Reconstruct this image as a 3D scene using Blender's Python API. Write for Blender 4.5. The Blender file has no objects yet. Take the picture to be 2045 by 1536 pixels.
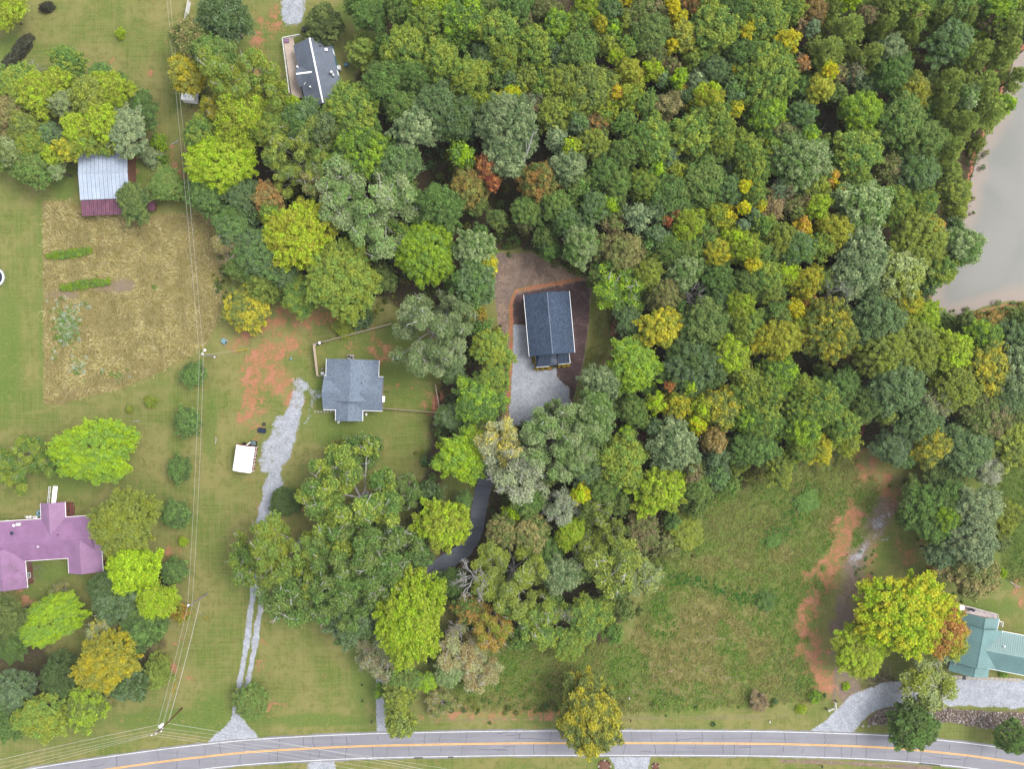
import bpy, math, random, re
import numpy as np
R = math.radians
scene = bpy.context.scene
COL = scene.collection
# ------------------------------------------------------------------ camera, sky, sun, exposure
CAM_H = 165.0                      # height of the drone in metres
GSD = 0.115                        # metres of ground per photo pixel
CX, CY = 1022.5, 768.0             # point straight below the camera, in photo pixels
cam_data = bpy.data.cameras.new("camera")
cam = bpy.data.objects.new("camera", cam_data)
COL.objects.link(cam)
cam.location = (0, 0, CAM_H)
cam_data.sensor_fit = 'HORIZONTAL'
cam_data.sensor_width = 36.0
cam_data.lens = 36.0 * CAM_H / (2045 * GSD)
cam_data.clip_start = 1.0
cam_data.clip_end = 4000.0
scene.camera = cam

SUN_EL, SUN_AZ = R(53), math.atan2(0.31, 1.0)        # sun towards the pond side, bright overcast
world = bpy.data.worlds.new("World")
scene.world = world
world.use_nodes = True
wt = world.node_tree
wt.nodes.clear()
sky = wt.nodes.new('ShaderNodeTexSky')
sky.sky_type = 'NISHITA'
sky.sun_disc = False
sky.sun_elevation = SUN_EL
sky.sun_rotation = R(90) - SUN_AZ
sky.air_density = 1.0
sky.dust_density = 1.2
sky.ozone_density = 1.0
hs = wt.nodes.new('ShaderNodeHueSaturation')          # cloud cover takes most of the blue out
hs.inputs['Saturation'].default_value = 0.2
bg = wt.nodes.new('ShaderNodeBackground')
bg.inputs['Strength'].default_value = 0.15
wo = wt.nodes.new('ShaderNodeOutputWorld')
wt.links.new(sky.outputs[0], hs.inputs['Color'])
wt.links.new(hs.outputs[0], bg.inputs['Color'])
wt.links.new(bg.outputs[0], wo.inputs['Surface'])
sun_d = bpy.data.lights.new("sun", 'SUN')
sun_d.energy = 1.35
sun_d.angle = R(30)
sun_d.color = (1.0, 0.955, 0.89)
sun = bpy.data.objects.new("sun", sun_d)
COL.objects.link(sun)
sun.rotation_euler = (R(90) - SUN_EL, 0, SUN_AZ + R(90))
scene.view_settings.view_transform = 'Standard'
scene.view_settings.look = 'None'
scene.view_settings.gamma = 1.0
scene.view_settings.use_curve_mapping = False
scene.view_settings.exposure = 1.72
scene.cycles.max_bounces = 6
scene.cycles.diffuse_bounces = 3
scene.cycles.transmission_bounces = 3
scene.cycles.glossy_bounces = 2

rng = np.random.default_rng(11)
rnd = random.Random(5)

# ------------------------------------------------------------------ helpers
def P(px, py, h=0.0):
    """photo pixel -> world x, y of the point that stands there at height h"""
    k = GSD * (CAM_H - h) / CAM_H
    return ((px - CX) * k, (CY - py) * k)

def P3(px, py, h=0.0):
    x, y = P(px, py, h)
    return (x, y, h)

def lin(c):
    out = []
    for v in c[:3]:
        v = v / 255.0
        out.append(v / 12.92 if v <= 0.04045 else ((v + 0.055) / 1.055) ** 2.4)
    return out

ALB = 0.345                          # photo is exposed bright: base colours are darker than it shows
def alb(c, f=1.0):
    return tuple(v * ALB * f for v in lin(c)) + (1.0,)

def tag(o, label=None, cat=None, group=None, kind=None):
    if label: o['label'] = label
    if cat: o['category'] = cat
    if group: o['group'] = group
    if kind: o['kind'] = kind
    return o

def empty(name, loc, rz=0.0, label=None, cat=None, group=None):
    o = bpy.data.objects.new(name, None)
    COL.objects.link(o)
    o.location = loc
    o.rotation_euler = (0, 0, rz)
    o.empty_display_size = 0.3
    return tag(o, label, cat, group)

class MB:
    """collects simple shapes, then links them as one mesh object"""
    def __init__(self):
        self.v = []; self.f = []
    def add(self, vs, fs):
        n = len(self.v)
        self.v += [tuple(map(float, p)) for p in vs]
        self.f += [tuple(i + n for i in f) for f in fs]
        return self
    def box(self, c, s, rz=0.0, rx=0.0, ry=0.0):
        hx, hy, hz = s[0] / 2, s[1] / 2, s[2] / 2
        pts = []
        cz, sz = math.cos(rz), math.sin(rz)
        cx_, sx_ = math.cos(rx), math.sin(rx)
        cy_, sy_ = math.cos(ry), math.sin(ry)
        for x, y, z in [(-hx, -hy, -hz), (hx, -hy, -hz), (hx, hy, -hz), (-hx, hy, -hz),
                        (-hx, -hy, hz), (hx, -hy, hz), (hx, hy, hz), (-hx, hy, hz)]:
            y, z = y * cx_ - z * sx_, y * sx_ + z * cx_
            x, z = x * cy_ + z * sy_, -x * sy_ + z * cy_
            x, y = x * cz - y * sz, x * sz + y * cz
            pts.append((x + c[0], y + c[1], z + c[2]))
        return self.add(pts, [(0, 3, 2, 1), (4, 5, 6, 7), (0, 1, 5, 4), (1, 2, 6, 5), (2, 3, 7, 6), (3, 0, 4, 7)])
    def tube(self, pts, rad, n=5, cap=True):
        pts = [np.array(p, float) for p in pts]
        if not hasattr(rad, '__len__'): rad = [rad] * len(pts)
        base = len(self.v)
        prev = None
        for i, p in enumerate(pts):
            a = pts[max(i - 1, 0)]; b = pts[min(i + 1, len(pts) - 1)]
            d = b - a; d = d / (np.linalg.norm(d) + 1e-9)
            ref = prev if prev is not None else (np.array([1.0, 0, 0]) if abs(d[0]) < 0.9 else np.array([0, 1.0, 0]))
            u = ref - d * np.dot(ref, d); u /= (np.linalg.norm(u) + 1e-9)
            w = np.cross(d, u); prev = u
            for k in range(n):
                t = 2 * math.pi * k / n
                self.v.append(tuple(p + rad[i] * (math.cos(t) * u + math.sin(t) * w)))
        for i in range(len(pts) - 1):
            for k in range(n):
                a = base + i * n + k; b = base + i * n + (k + 1) % n
                self.f.append((a, b, b + n, a + n))
        if cap:
            self.f.append(tuple(base + k for k in range(n))[::-1])
            self.f.append(tuple(base + (len(pts) - 1) * n + k for k in range(n)))
        return self
    def cyl(self, c, r, h, n=16, r2=None):
        r2 = r if r2 is None else r2
        vs = [(c[0] + r * math.cos(2 * math.pi * k / n), c[1] + r * math.sin(2 * math.pi * k / n), c[2]) for k in range(n)]
        vs += [(c[0] + r2 * math.cos(2 * math.pi * k / n), c[1] + r2 * math.sin(2 * math.pi * k / n), c[2] + h) for k in range(n)]
        fs = [(k, (k + 1) % n, (k + 1) % n + n, k + n) for k in range(n)]
        fs += [tuple(range(n))[::-1], tuple(range(n, 2 * n))]
        return self.add(vs, fs)
    def ball(self, c, r, n=10, m=6, sq=1.0):
        vs = [(c[0], c[1], c[2] - r * sq)]
        for j in range(1, m):
            t = math.pi * j / m - math.pi / 2
            for k in range(n):
                a = 2 * math.pi * k / n
                vs.append((c[0] + r * math.cos(t) * math.cos(a), c[1] + r * math.cos(t) * math.sin(a), c[2] + r * sq * math.sin(t)))
        vs.append((c[0], c[1], c[2] + r * sq))
        fs = [(0, 1 + (k + 1) % n, 1 + k) for k in range(n)]
        for j in range(m - 2):
            for k in range(n):
                a = 1 + j * n + k; b = 1 + j * n + (k + 1) % n
                fs.append((a, b, b + n, a + n))
        top = len(vs) - 1; q = 1 + (m - 2) * n
        fs += [(q + k, q + (k + 1) % n, top) for k in range(n)]
        return self.add(vs, fs)
    def slab(self, quad, t=0.12):
        """a sheet through four 3-D corners (counter-clockwise from above) with thickness t below"""
        q = [np.array(p, float) for p in quad]
        n = np.cross(q[1] - q[0], q[3] - q[0]); n /= np.linalg.norm(n)
        lo = [p - n * t for p in q]
        return self.add(list(q) + lo, [(0, 1, 2, 3), (7, 6, 5, 4), (0, 4, 5, 1), (1, 5, 6, 2), (2, 6, 7, 3), (3, 7, 4, 0)])
    def mesh(self, name, m=None, smooth=False):
        me = bpy.data.meshes.new(name)
        me.from_pydata(self.v, [], self.f)
        if m: me.materials.append(m)
        if smooth:
            me.polygons.foreach_set('use_smooth', [True] * len(me.polygons))
        me.update()
        return me
    def build(self, name, m=None, parent=None, smooth=False):
        o = bpy.data.objects.new(name, self.mesh(name, m, smooth))
        COL.objects.link(o)
        if parent: o.parent = parent
        return o

def np_mesh(name, V, F, m, attrs=None):
    """fast mesh from arrays: V (n,3), F (k,4) or (k,3); attrs {name: (n,4) colours}"""
    me = bpy.data.meshes.new(name)
    V = np.asarray(V, np.float32); F = np.asarray(F, np.int32)
    k, c = F.shape
    me.vertices.add(len(V)); me.vertices.foreach_set('co', V.ravel())
    me.loops.add(k * c); me.loops.foreach_set('vertex_index', F.ravel())
    me.polygons.add(k)
    me.polygons.foreach_set('loop_start', np.arange(0, k * c, c, dtype=np.int32))
    try: me.polygons.foreach_set('loop_total', np.full(k, c, np.int32))
    except Exception: pass
    for an, av in (attrs or {}).items():
        a = me.attributes.new(an, 'FLOAT_COLOR', 'POINT')
        a.data.foreach_set('color', np.asarray(av, np.float32).ravel())
    me.materials.append(m)
    me.update(calc_edges=True)
    me.validate()
    return me

def link(name, me, parent=None):
    o = bpy.data.objects.new(name, me)
    COL.objects.link(o)
    if parent: o.parent = parent
    return o

# ------------------------------------------------------------------ materials
class NT:
    def __init__(self, name):
        self.m = bpy.data.materials.new(name); self.m.use_nodes = True
        self.t = self.m.node_tree
        self.t.nodes.clear()
        self.out = self.t.nodes.new('ShaderNodeOutputMaterial')
    def n(self, kind, **kw):
        nd = self.t.nodes.new('ShaderNode' + kind)
        for k, v in kw.items(): setattr(nd, k, v)
        return nd
    def l(self, a, b): self.t.links.new(a, b)
    def setin(self, sock, v):
        if isinstance(v, bpy.types.NodeSocket): self.l(v, sock)
        else: sock.default_value = v
    def pos(self): return self.n('NewGeometry').outputs['Position']
    def objco(self): return self.n('TexCoord').outputs['Object']
    def scale(self, vec, s):
        mp = self.n('Mapping'); self.l(vec, mp.inputs['Vector']); mp.inputs['Scale'].default_value = s
        return mp.outputs[0]
    def noise(self, vec, scale, detail=3.0, rough=0.55, dist=0.0):
        nd = self.n('TexNoise'); self.l(vec, nd.inputs['Vector'])
        nd.inputs['Scale'].default_value = scale; nd.inputs['Detail'].default_value = detail
        nd.inputs['Roughness'].default_value = rough; nd.inputs['Distortion'].default_value = dist
        return nd.outputs['Fac']
    def math(self, op, a, b=0.0, c=0.0, clamp=False):
        nd = self.n('Math', operation=op, use_clamp=clamp)
        for i, v in enumerate((a, b, c)): self.setin(nd.inputs[i], v)
        return nd.outputs[0]
    def step(self, v, lo, hi, o0=0.0, o1=1.0):
        nd = self.n('MapRange', interpolation_type='SMOOTHSTEP')
        self.setin(nd.inputs['Value'], v)
        nd.inputs['From Min'].default_value = lo; nd.inputs['From Max'].default_value = hi
        nd.inputs['To Min'].default_value = o0; nd.inputs['To Max'].default_value = o1
        return nd.outputs[0]
    def mix(self, fac, a, b, mode='MIX'):
        nd = self.n('Mix', data_type='RGBA', blend_type=mode)
        self.setin(nd.inputs[0], fac); self.setin(nd.inputs[6], a); self.setin(nd.inputs[7], b)
        return nd.outputs[2]
    def bump(self, h, strength=0.3, dist=0.1):
        nd = self.n('Bump'); self.l(h, nd.inputs['Height'])
        nd.inputs['Strength'].default_value = strength; nd.inputs['Distance'].default_value = dist
        return nd.outputs[0]
    def finish(self, color, rough=0.8, normal=None, spec=0.3, metal=0.0):
        p = self.n('BsdfPrincipled')
        self.setin(p.inputs['Base Color'], color); self.setin(p.inputs['Roughness'], rough)
        p.inputs['Specular IOR Level'].default_value = spec
        p.inputs['Metallic'].default_value = metal
        if normal is not None: self.l(normal, p.inputs['Normal'])
        self.l(p.outputs[0], self.out.inputs['Surface'])
        return self.m

def plain(name, c, rough=0.7, var=0.12, sc=2.0, f=1.0, spec=0.3, metal=0.0):
    """a painted or raw surface with mottling and faint grime"""
    t = NT(name)
    co = t.objco()
    n1 = t.noise(co, sc, 4.0); n2 = t.noise(co, sc * 7, 2.0)
    a = alb(c, f) if max(c) > 1.5 else tuple(c) + (1.0,)
    lo = tuple(v * (1 - var * 1.6) for v in a[:3]) + (1.0,); hi = tuple(min(1, v * (1 + var)) for v in a[:3]) + (1.0,)
    col = t.mix(t.step(t.math('ADD', t.math('MULTIPLY', n1, 0.65), t.math('MULTIPLY', n2, 0.35)), 0.35, 0.65), lo, hi)
    return t.finish(col, rough, spec=spec, metal=metal)

def shingle_mat(name, c, c2):
    t = NT(name)
    co = t.objco()
    br = t.n('TexBrick'); t.l(t.scale(co, (1.0, 1.0, 1.0)), br.inputs['Vector'])
    br.inputs['Scale'].default_value = 1.0
    br.inputs['Brick Width'].default_value = 0.42; br.inputs['Row Height'].default_value = 0.2
    br.inputs['Mortar Size'].default_value = 0.012
    br.inputs['Color1'].default_value = alb(c); br.inputs['Color2'].default_value = alb(c2)
    br.inputs['Mortar'].default_value = alb(c, 0.6)
    n = t.noise(co, 2.6, 3.0, 0.7); n3 = t.noise(co, 0.25, 3.0)
    col = t.mix(t.step(n, 0.42, 0.72), br.outputs['Color'], alb(c2, 1.15))
    col = t.mix(t.math('MULTIPLY', t.step(n3, 0.35, 0.7), 0.35), col, alb(c, 0.8))
    return t.finish(col, 0.85, t.bump(br.outputs['Fac'], 0.3, 0.02))

def leaf_mat():
    t = NT('leaf')
    oi = t.n('ObjectInfo')
    at = t.n('Attribute', attribute_type='OBJECT', attribute_name='tint')
    tn = t.n('Attribute', attribute_type='GEOMETRY', attribute_name='tone')
    sp = t.n('SeparateColor'); t.l(tn.outputs['Color'], sp.inputs[0])
    co = t.objco()
    off = t.n('VectorMath', operation='ADD'); t.l(co, off.inputs[0])
    cmb = t.n('CombineXYZ')
    for i in range(3): t.l(t.math('MULTIPLY', oi.outputs['Random'], 97.0 + 31 * i), cmb.inputs[i])
    t.l(cmb.outputs[0], off.inputs[1])
    big = t.noise(off.outputs[0], 0.22, 2.0)
    sel = t.math('ADD', t.math('MULTIPLY', sp.outputs[0], 0.45), t.math('MULTIPLY', big, 0.75))
    sel = t.math('ADD', sel, t.math('MULTIPLY', sp.outputs[1], 0.18))
    base = t.mix(t.step(sel, 0.50, 0.92), oi.outputs['Color'], at.outputs['Color'])
    h = t.n('HueSaturation')
    t.l(base, h.inputs['Color'])
    t.l(t.math('ADD', 0.475, t.math('MULTIPLY', sp.outputs[2], 0.045)), h.inputs['Hue'])
    t.l(t.math('ADD', 0.62, t.math('ADD', t.math('MULTIPLY', t.math('POWER', sp.outputs[1], 1.5), 0.75), t.math('MULTIPLY', sp.outputs[0], 0.25))), h.inputs['Value'])
    h.inputs['Saturation'].default_value = 0.98
    p = t.n('BsdfPrincipled')
    t.l(h.outputs[0], p.inputs['Base Color']); p.inputs['Roughness'].default_value = 0.6
    p.inputs['Specular IOR Level'].default_value = 0.08
    tr = t.n('BsdfTranslucent'); t.l(h.outputs[0], tr.inputs['Color'])
    mx = t.n('MixShader'); mx.inputs[0].default_value = 0.42
    t.l(p.outputs[0], mx.inputs[1]); t.l(tr.outputs[0], mx.inputs[2])
    t.l(mx.outputs[0], t.out.inputs['Surface'])
    return t.m

def tone_mat(name, rough=0.8, leafy=False):
    """colour carried by the mesh itself: mixed ground plants and stones, every clump its own colour"""
    t = NT(name)
    a = t.n('Attribute', attribute_type='GEOMETRY', attribute_name='clump')
    m = t.finish(a.outputs['Color'], rough, spec=0.06)
    if leafy:
        p = t.out.inputs['Surface'].links[0].from_node
        tr = t.n('BsdfTranslucent'); t.l(a.outputs['Color'], tr.inputs['Color'])
        mx = t.n('MixShader'); mx.inputs[0].default_value = 0.42
        t.l(p.outputs[0], mx.inputs[1]); t.l(tr.outputs[0], mx.inputs[2]); t.l(mx.outputs[0], t.out.inputs['Surface'])
    return m

M = {}
M['leaf'] = leaf_mat()
M['plants'] = tone_mat('mixed_plants', 0.7, True)
M['stones'] = tone_mat('broken_stone', 0.9)
M['twig'] = plain('dry_twigs', (186, 168, 160), 0.9, 0.25, 3.0)
M['bark'] = plain('bark', (120, 108, 96), 0.9, 0.35, 3.0)
M['barkpale'] = plain('pale_bark', (228, 222, 216), 0.9, 0.3, 3.0)
M['white'] = plain('white_paint', (0.78, 0.78, 0.77), 0.5, 0.05, 0.6)
M['offwhite'] = plain('weathered_white', (0.50, 0.50, 0.485), 0.6, 0.12, 1.2)
M['steel'] = plain('galvanised_steel', (0.42, 0.44, 0.46), 0.42, 0.1, 1.0, metal=0.4)
M['dark'] = plain('black_plastic', (40, 42, 48), 0.45, 0.2, 3.0)
M['navy'] = plain('dark_blue_plastic', (48, 62, 88), 0.4, 0.2, 3.0)
M['wood'] = plain('weathered_wood', (0.36, 0.29, 0.24), 0.85, 0.12, 4.0)
M['wooddark'] = plain('brown_wood', (150, 104, 82), 0.85, 0.3, 4.0)
M['greywood'] = plain('grey_deck_wood', (0.40, 0.35, 0.34), 0.85, 0.14, 3.0)
M['fencewood'] = plain('tan_fence_wood', (0.50, 0.40, 0.33), 0.85, 0.12, 3.0)
M['barnroof'] = plain('bare_metal_roof', (0.26, 0.30, 0.365), 0.5, 0.08, 0.35)
M['maroon'] = plain('maroon_metal', (152, 98, 122), 0.5, 0.22, 0.6)
M['purple'] = plain('purple_metal', (190, 142, 188), 0.5, 0.09, 0.4)
M['teal'] = plain('green_metal', (132, 176, 174), 0.4, 0.08, 0.3)
M['slate'] = plain('slate_membrane', (128, 138, 156), 0.7, 0.12, 0.35)
M['navyroof'] = plain('navy_standing_seam', (66, 86, 112), 0.35, 0.08, 0.6, metal=0.1)
M['tealwall'] = plain('teal_siding', (112, 168, 188), 0.7, 0.1, 1.0)
M['beige'] = plain('beige_siding', (205, 190, 165), 0.7, 0.1, 1.0)
M['brick'] = plain('brick_wall', (150, 92, 76), 0.9, 0.25, 5.0)
M['redwall'] = plain('red_siding', (165, 75, 62), 0.75, 0.15, 2.0)
M['concrete'] = plain('concrete', (205, 200, 195), 0.85, 0.15, 1.5)
M['yellow'] = plain('yellow_plastic', (228, 190, 30), 0.5, 0.08, 2.0)
M['blue'] = plain('blue_fabric', (40, 85, 190), 0.7, 0.1, 2.0)
M['orangef'] = plain('orange_fabric', (240, 130, 95), 0.7, 0.1, 2.0)
M['aqua'] = plain('pale_blue_green_lid', (150, 195, 205), 0.5, 0.1, 2.0)
M['glass'] = plain('window_glass', (60, 80, 95), 0.1, 0.1, 1.0, spec=0.6)
M['wire'] = plain('bare_wire', (0.36, 0.36, 0.345), 0.5, 0.05, 1.0)
M['polegrey'] = plain('grey_weathered_pole', (178, 168, 178), 0.9, 0.15, 3.0)
M['polebrown'] = plain('creosoted_pole', (126, 72, 48), 0.9, 0.2, 3.0)
M['stonepale'] = plain('pale_stone', (215, 205, 190), 0.9, 0.12, 3.0)
M['rust'] = plain('rusty_red_steel', (168, 82, 72), 0.85, 0.2, 2.0)
M['tarp'] = plain('grey_green_tarp', (118, 138, 142), 0.55, 0.15, 2.0)
M['shingle_grey'] = shingle_mat('grey_shingle', (126, 142, 164), (158, 173, 192))
M['shingle_dark'] = shingle_mat('dark_shingle', (54, 72, 98), (90, 110, 138))
# ------------------------------------------------------------------ the ground, one sheet out to the horizon
FINE = 0.5
gx = np.concatenate([[-2500, -900, -420, -230, -165], np.arange(-136, 136.01, FINE), [165, 230, 420, 900, 2500]])
gy = np.concatenate([[-2500, -900, -420, -230, -150], np.arange(-104, 104.01, FINE), [150, 230, 420, 900, 2500]])
NX, NY = len(gx), len(gy)
WX, WY = np.meshgrid(gx, gy)
PX = WX / GSD + CX; PY = CY - WY / GSD            # ground point -> where it stands in the photo

def fnoise(scale, octaves=4, seed=0):
    """smooth fractal noise on the grid, scale in metres"""
    r = np.random.default_rng(seed)
    out = np.zeros_like(WX); amp, tot = 1.0, 0.0
    X = np.clip(WX, -200, 200) + 200; Y = np.clip(WY, -200, 200) + 200
    for o in range(octaves):
        s = scale / 2 ** o
        n = int(400 / s) + 3
        g = r.random((n, n))
        u, v = X / s, Y / s
        i, j = u.astype(int), v.astype(int)
        fu, fv = u - i, v - j
        fu = fu * fu * (3 - 2 * fu); fv = fv * fv * (3 - 2 * fv)
        out += amp * ((g[j, i] * (1 - fu) + g[j, i + 1] * fu) * (1 - fv) + (g[j + 1, i] * (1 - fu) + g[j + 1, i + 1] * fu) * fv)
        tot += amp; amp *= 0.55
    return out / tot
NZ1 = fnoise(9, 5, 1); NZ2 = fnoise(3, 4, 2); NZ3 = fnoise(24, 4, 3)

def seg_dist(pts, close=False):
    d = np.full(WX.shape, 1e9)
    pts = list(pts) + ([pts[0]] if close else [])
    for (x0, y0), (x1, y1) in zip(pts[:-1], pts[1:]):
        dx, dy = x1 - x0, y1 - y0
        t = np.clip(((PX - x0) * dx + (PY - y0) * dy) / (dx * dx + dy * dy + 1e-9), 0, 1)
        d = np.minimum(d, np.hypot(PX - x0 - t * dx, PY - y0 - t * dy))
    return d

def inside(pts):
    m = np.zeros(WX.shape, bool)
    n = len(pts)
    for i in range(n):
        x0, y0 = pts[i]; x1, y1 = pts[(i + 1) % n]
        if y0 == y1: continue
        c = ((y0 > PY) != (y1 > PY)) & (PX < (x1 - x0) * (PY - y0) / (y1 - y0) + x0)
        m ^= c
    return m

def sstep(v, a, b):
    t = np.clip((v - a) / (b - a), 0, 1)
    return t * t * (3 - 2 * t)

def poly(pts, soft=8, rag=6):
    d = seg_dist(pts, True)
    d = np.where(inside(pts), d, -d) + (NZ2 - 0.5) * 2 * rag
    return sstep(d, -soft, soft)

def stroke(pts, w, soft=6, rag=5):
    d = w / 2 - seg_dist(pts) + (NZ2 - 0.5) * 2 * rag
    return sstep(d, -soft, soft)

def spot(x, y, rx, ry=None, soft=0.5, rag=0.5):
    ry = ry or rx
    d = 1 - np.hypot((PX - x) / rx, (PY - y) / ry) + (NZ2 - 0.5) * 2 * rag
    return sstep(d, -soft, soft)

Z = {k: np.zeros_like(WX) for k in ('dry', 'lush', 'dirt', 'gravel', 'litter', 'mulch', 'chips', 'rough')}
def put(k, m, amt=1.0):
    Z[k] = np.maximum(Z[k], np.clip(m, 0, 1) * amt)
def wipe(m, *keys):
    for k in (keys or Z): Z[k] = Z[k] * (1 - m)

FOREST = [(700, -400), (2500, -400), (2500, 60), (2060, 70), (2000, 225), (1935, 400), (1870, 620), (1960, 622), (2100, 600), (2400, 700),
          (2060, 870), (1900, 905), (1745, 830), (1705, 885), (1525, 955), (1395, 1015), (1335, 1090), (1255, 1190), (1230, 1280),
          (1110, 1290), (960, 1275), (900, 1180), (880, 1120), (965, 1040), (990, 930), (1000, 845), (1140, 835), (1180, 770), (1225, 700),
          (1230, 590), (1160, 555), (1060, 500), (985, 500), (965, 600), (990, 760), (930, 830), (880, 960), (850, 1090), (835, 1000), (870, 800), (900, 700),
          (770, 590), (690, 610), (610, 600), (480, 560), (440, 450), (420, 380), (470, 260), (560, 240), (690, 280), (690, 170), (770, 110)]
put('litter', poly(FOREST, 14, 10), 0.95)
for s in [(530, 320, 45, 55), (650, 500, 45, 35), (500, 300, 30, 40), (1645, 245, 35, 30), (1600, 760, 45, 30), (1755, 870, 60, 26), (990, 830, 20, 30),
          (320, 298, 13, 10), (235, 1070, 8, 30), (330, 1160, 22, 16), (60, 1330, 45, 60), (20, 1290, 40, 70), (250, 1270, 70, 110), (110, 1380, 90, 60), (905, 1110, 30, 40), (960, 1050, 22, 80)]:
    put('litter', spot(*s), 0.85)
# lawns that are greener, and the mown strips
for s in [(15, 700, 30, 170), (20, 100, 30, 40), (640, 770, 16, 55), (735, 700, 40, 45), (800, 670, 60, 40), (800, 740, 70, 40), (500, 1390, 20, 40), (130, 365, 25, 60),
          (150, 950, 60, 40), (110, 1145, 60, 25), (60, 1190, 50, 25), (270, 350, 20, 60), (590, 150, 18, 60), (705, 20, 50, 30), (420, 1430, 40, 50), (350, 1440, 160, 25),
          (640, 1440, 150, 14), (720, 1350, 22, 110), (740, 1330, 25, 100), (1960, 1215, 90, 22), (2010, 1110, 40, 70), (420, 860, 14, 80), (690, 850, 100, 40)]:
    put('lush', spot(*s), 0.75)
put('lush', stroke([(80, 400), (83, 520), (86, 800)], 14, 8, 4), 0.7)
put('lush', poly([(620, 700), (780, 650), (870, 770), (878, 822), (765, 815), (640, 830)], 20, 14), 0.45)
# right-hand meadow: rough and green, with a drier ploughed middle
MEADOW = [(1430, 980), (1700, 900), (1790, 1010), (1690, 1120), (1640, 1210), (1610, 1290), (1650, 1400), (1300, 1425), (900, 1420), (890, 1300), (1260, 1280), (1300, 1130)]
put('rough', poly(MEADOW, 16, 12)); put('lush', poly(MEADOW, 30, 40), 0.62)
put('rough', poly([(1960, 930), (2300, 900), (2300, 1190), (2010, 1160), (1990, 1080)], 14, 10)); put('lush', poly([(1960, 930), (2300, 900), (2300, 1190), (2010, 1160), (1990, 1080)], 20, 10), 0.8)
PLOUGH = [(1250, 1270), (1380, 1190), (1500, 1205), (1590, 1260), (1610, 1330), (1500, 1400), (1340, 1400), (1250, 1370)]
m = poly(PLOUGH, 30, 26); put('dry', m * sstep(NZ1, 0.3, 0.55), 0.55); wipe(m * 0.6, 'lush')
for s in [(1340, 1190, 60, 22), (1390, 1250, 40, 40), (1430, 1130, 60, 18), (1305, 1065, 28, 16), (1000, 1400, 60, 8), (1560, 1110, 30, 20)]:
    put('dry', spot(*s, rag=0.9), 0.5)
for k, (x0, y0, x1, y1) in enumerate([(1257, 1364, 1360, 1378), (1300, 1372, 1458, 1384), (1262, 1380, 1330, 1390), (1340, 1386, 1440, 1396), (1290, 1350, 1400, 1352), (1370, 1345, 1480, 1356), (1280, 1325, 1340, 1330), (1290, 1338, 1345, 1342), (1380, 1332, 1420, 1336), (1440, 1318, 1480, 1322), (1384, 1272, 1420, 1282), (1400, 1268, 1450, 1276), (1430, 1290, 1470, 1286), (1360, 1296, 1390, 1300), (1270, 1312, 1320, 1318), (1460, 1348, 1500, 1352), (1400, 1244, 1440, 1254)]):
    put('chips', stroke([(x0, y0), ((x0 + x1) / 2, (y0 + y1) / 2 + 3), (x1, y1)], 5.0, 3.5, 2.0), 0.62)
# dry hay field on the left
HAY = [(86, 402), (140, 400), (240, 432), (410, 425), (438, 470), (446, 600), (430, 655), (398, 702), (330, 738), (250, 775), (180, 792), (115, 810), (88, 806)]
m = poly(HAY, 4, 4); put('dry', m, 0.95); put('rough', m); wipe(m, 'lush')
m2 = poly([(330, 430), (440, 450), (445, 620), (400, 700), (330, 700), (350, 560)], 40, 30); put('lush', m2, 0.35)
for s in [(225, 570, 60, 16), (130, 590, 45, 10)]:
    put('chips', spot(*s, rag=0.5), 0.55)
for s in [(620, 1320, 90, 90), (430, 1240, 40, 120), (770, 860, 90, 40), (690, 790, 60, 20), (420, 900, 60, 140), (480, 640, 60, 40), (560, 1240, 60, 60), (200, 60, 220, 90), (290, 190, 60, 120), (340, 320, 40, 90), (2000, 1250, 60, 30), (90, 900, 90, 60), (330, 1390, 90, 60), (460, 760, 30, 60)]:
    put('dry', spot(*s, soft=0.9, rag=0.9), 0.30)
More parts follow.
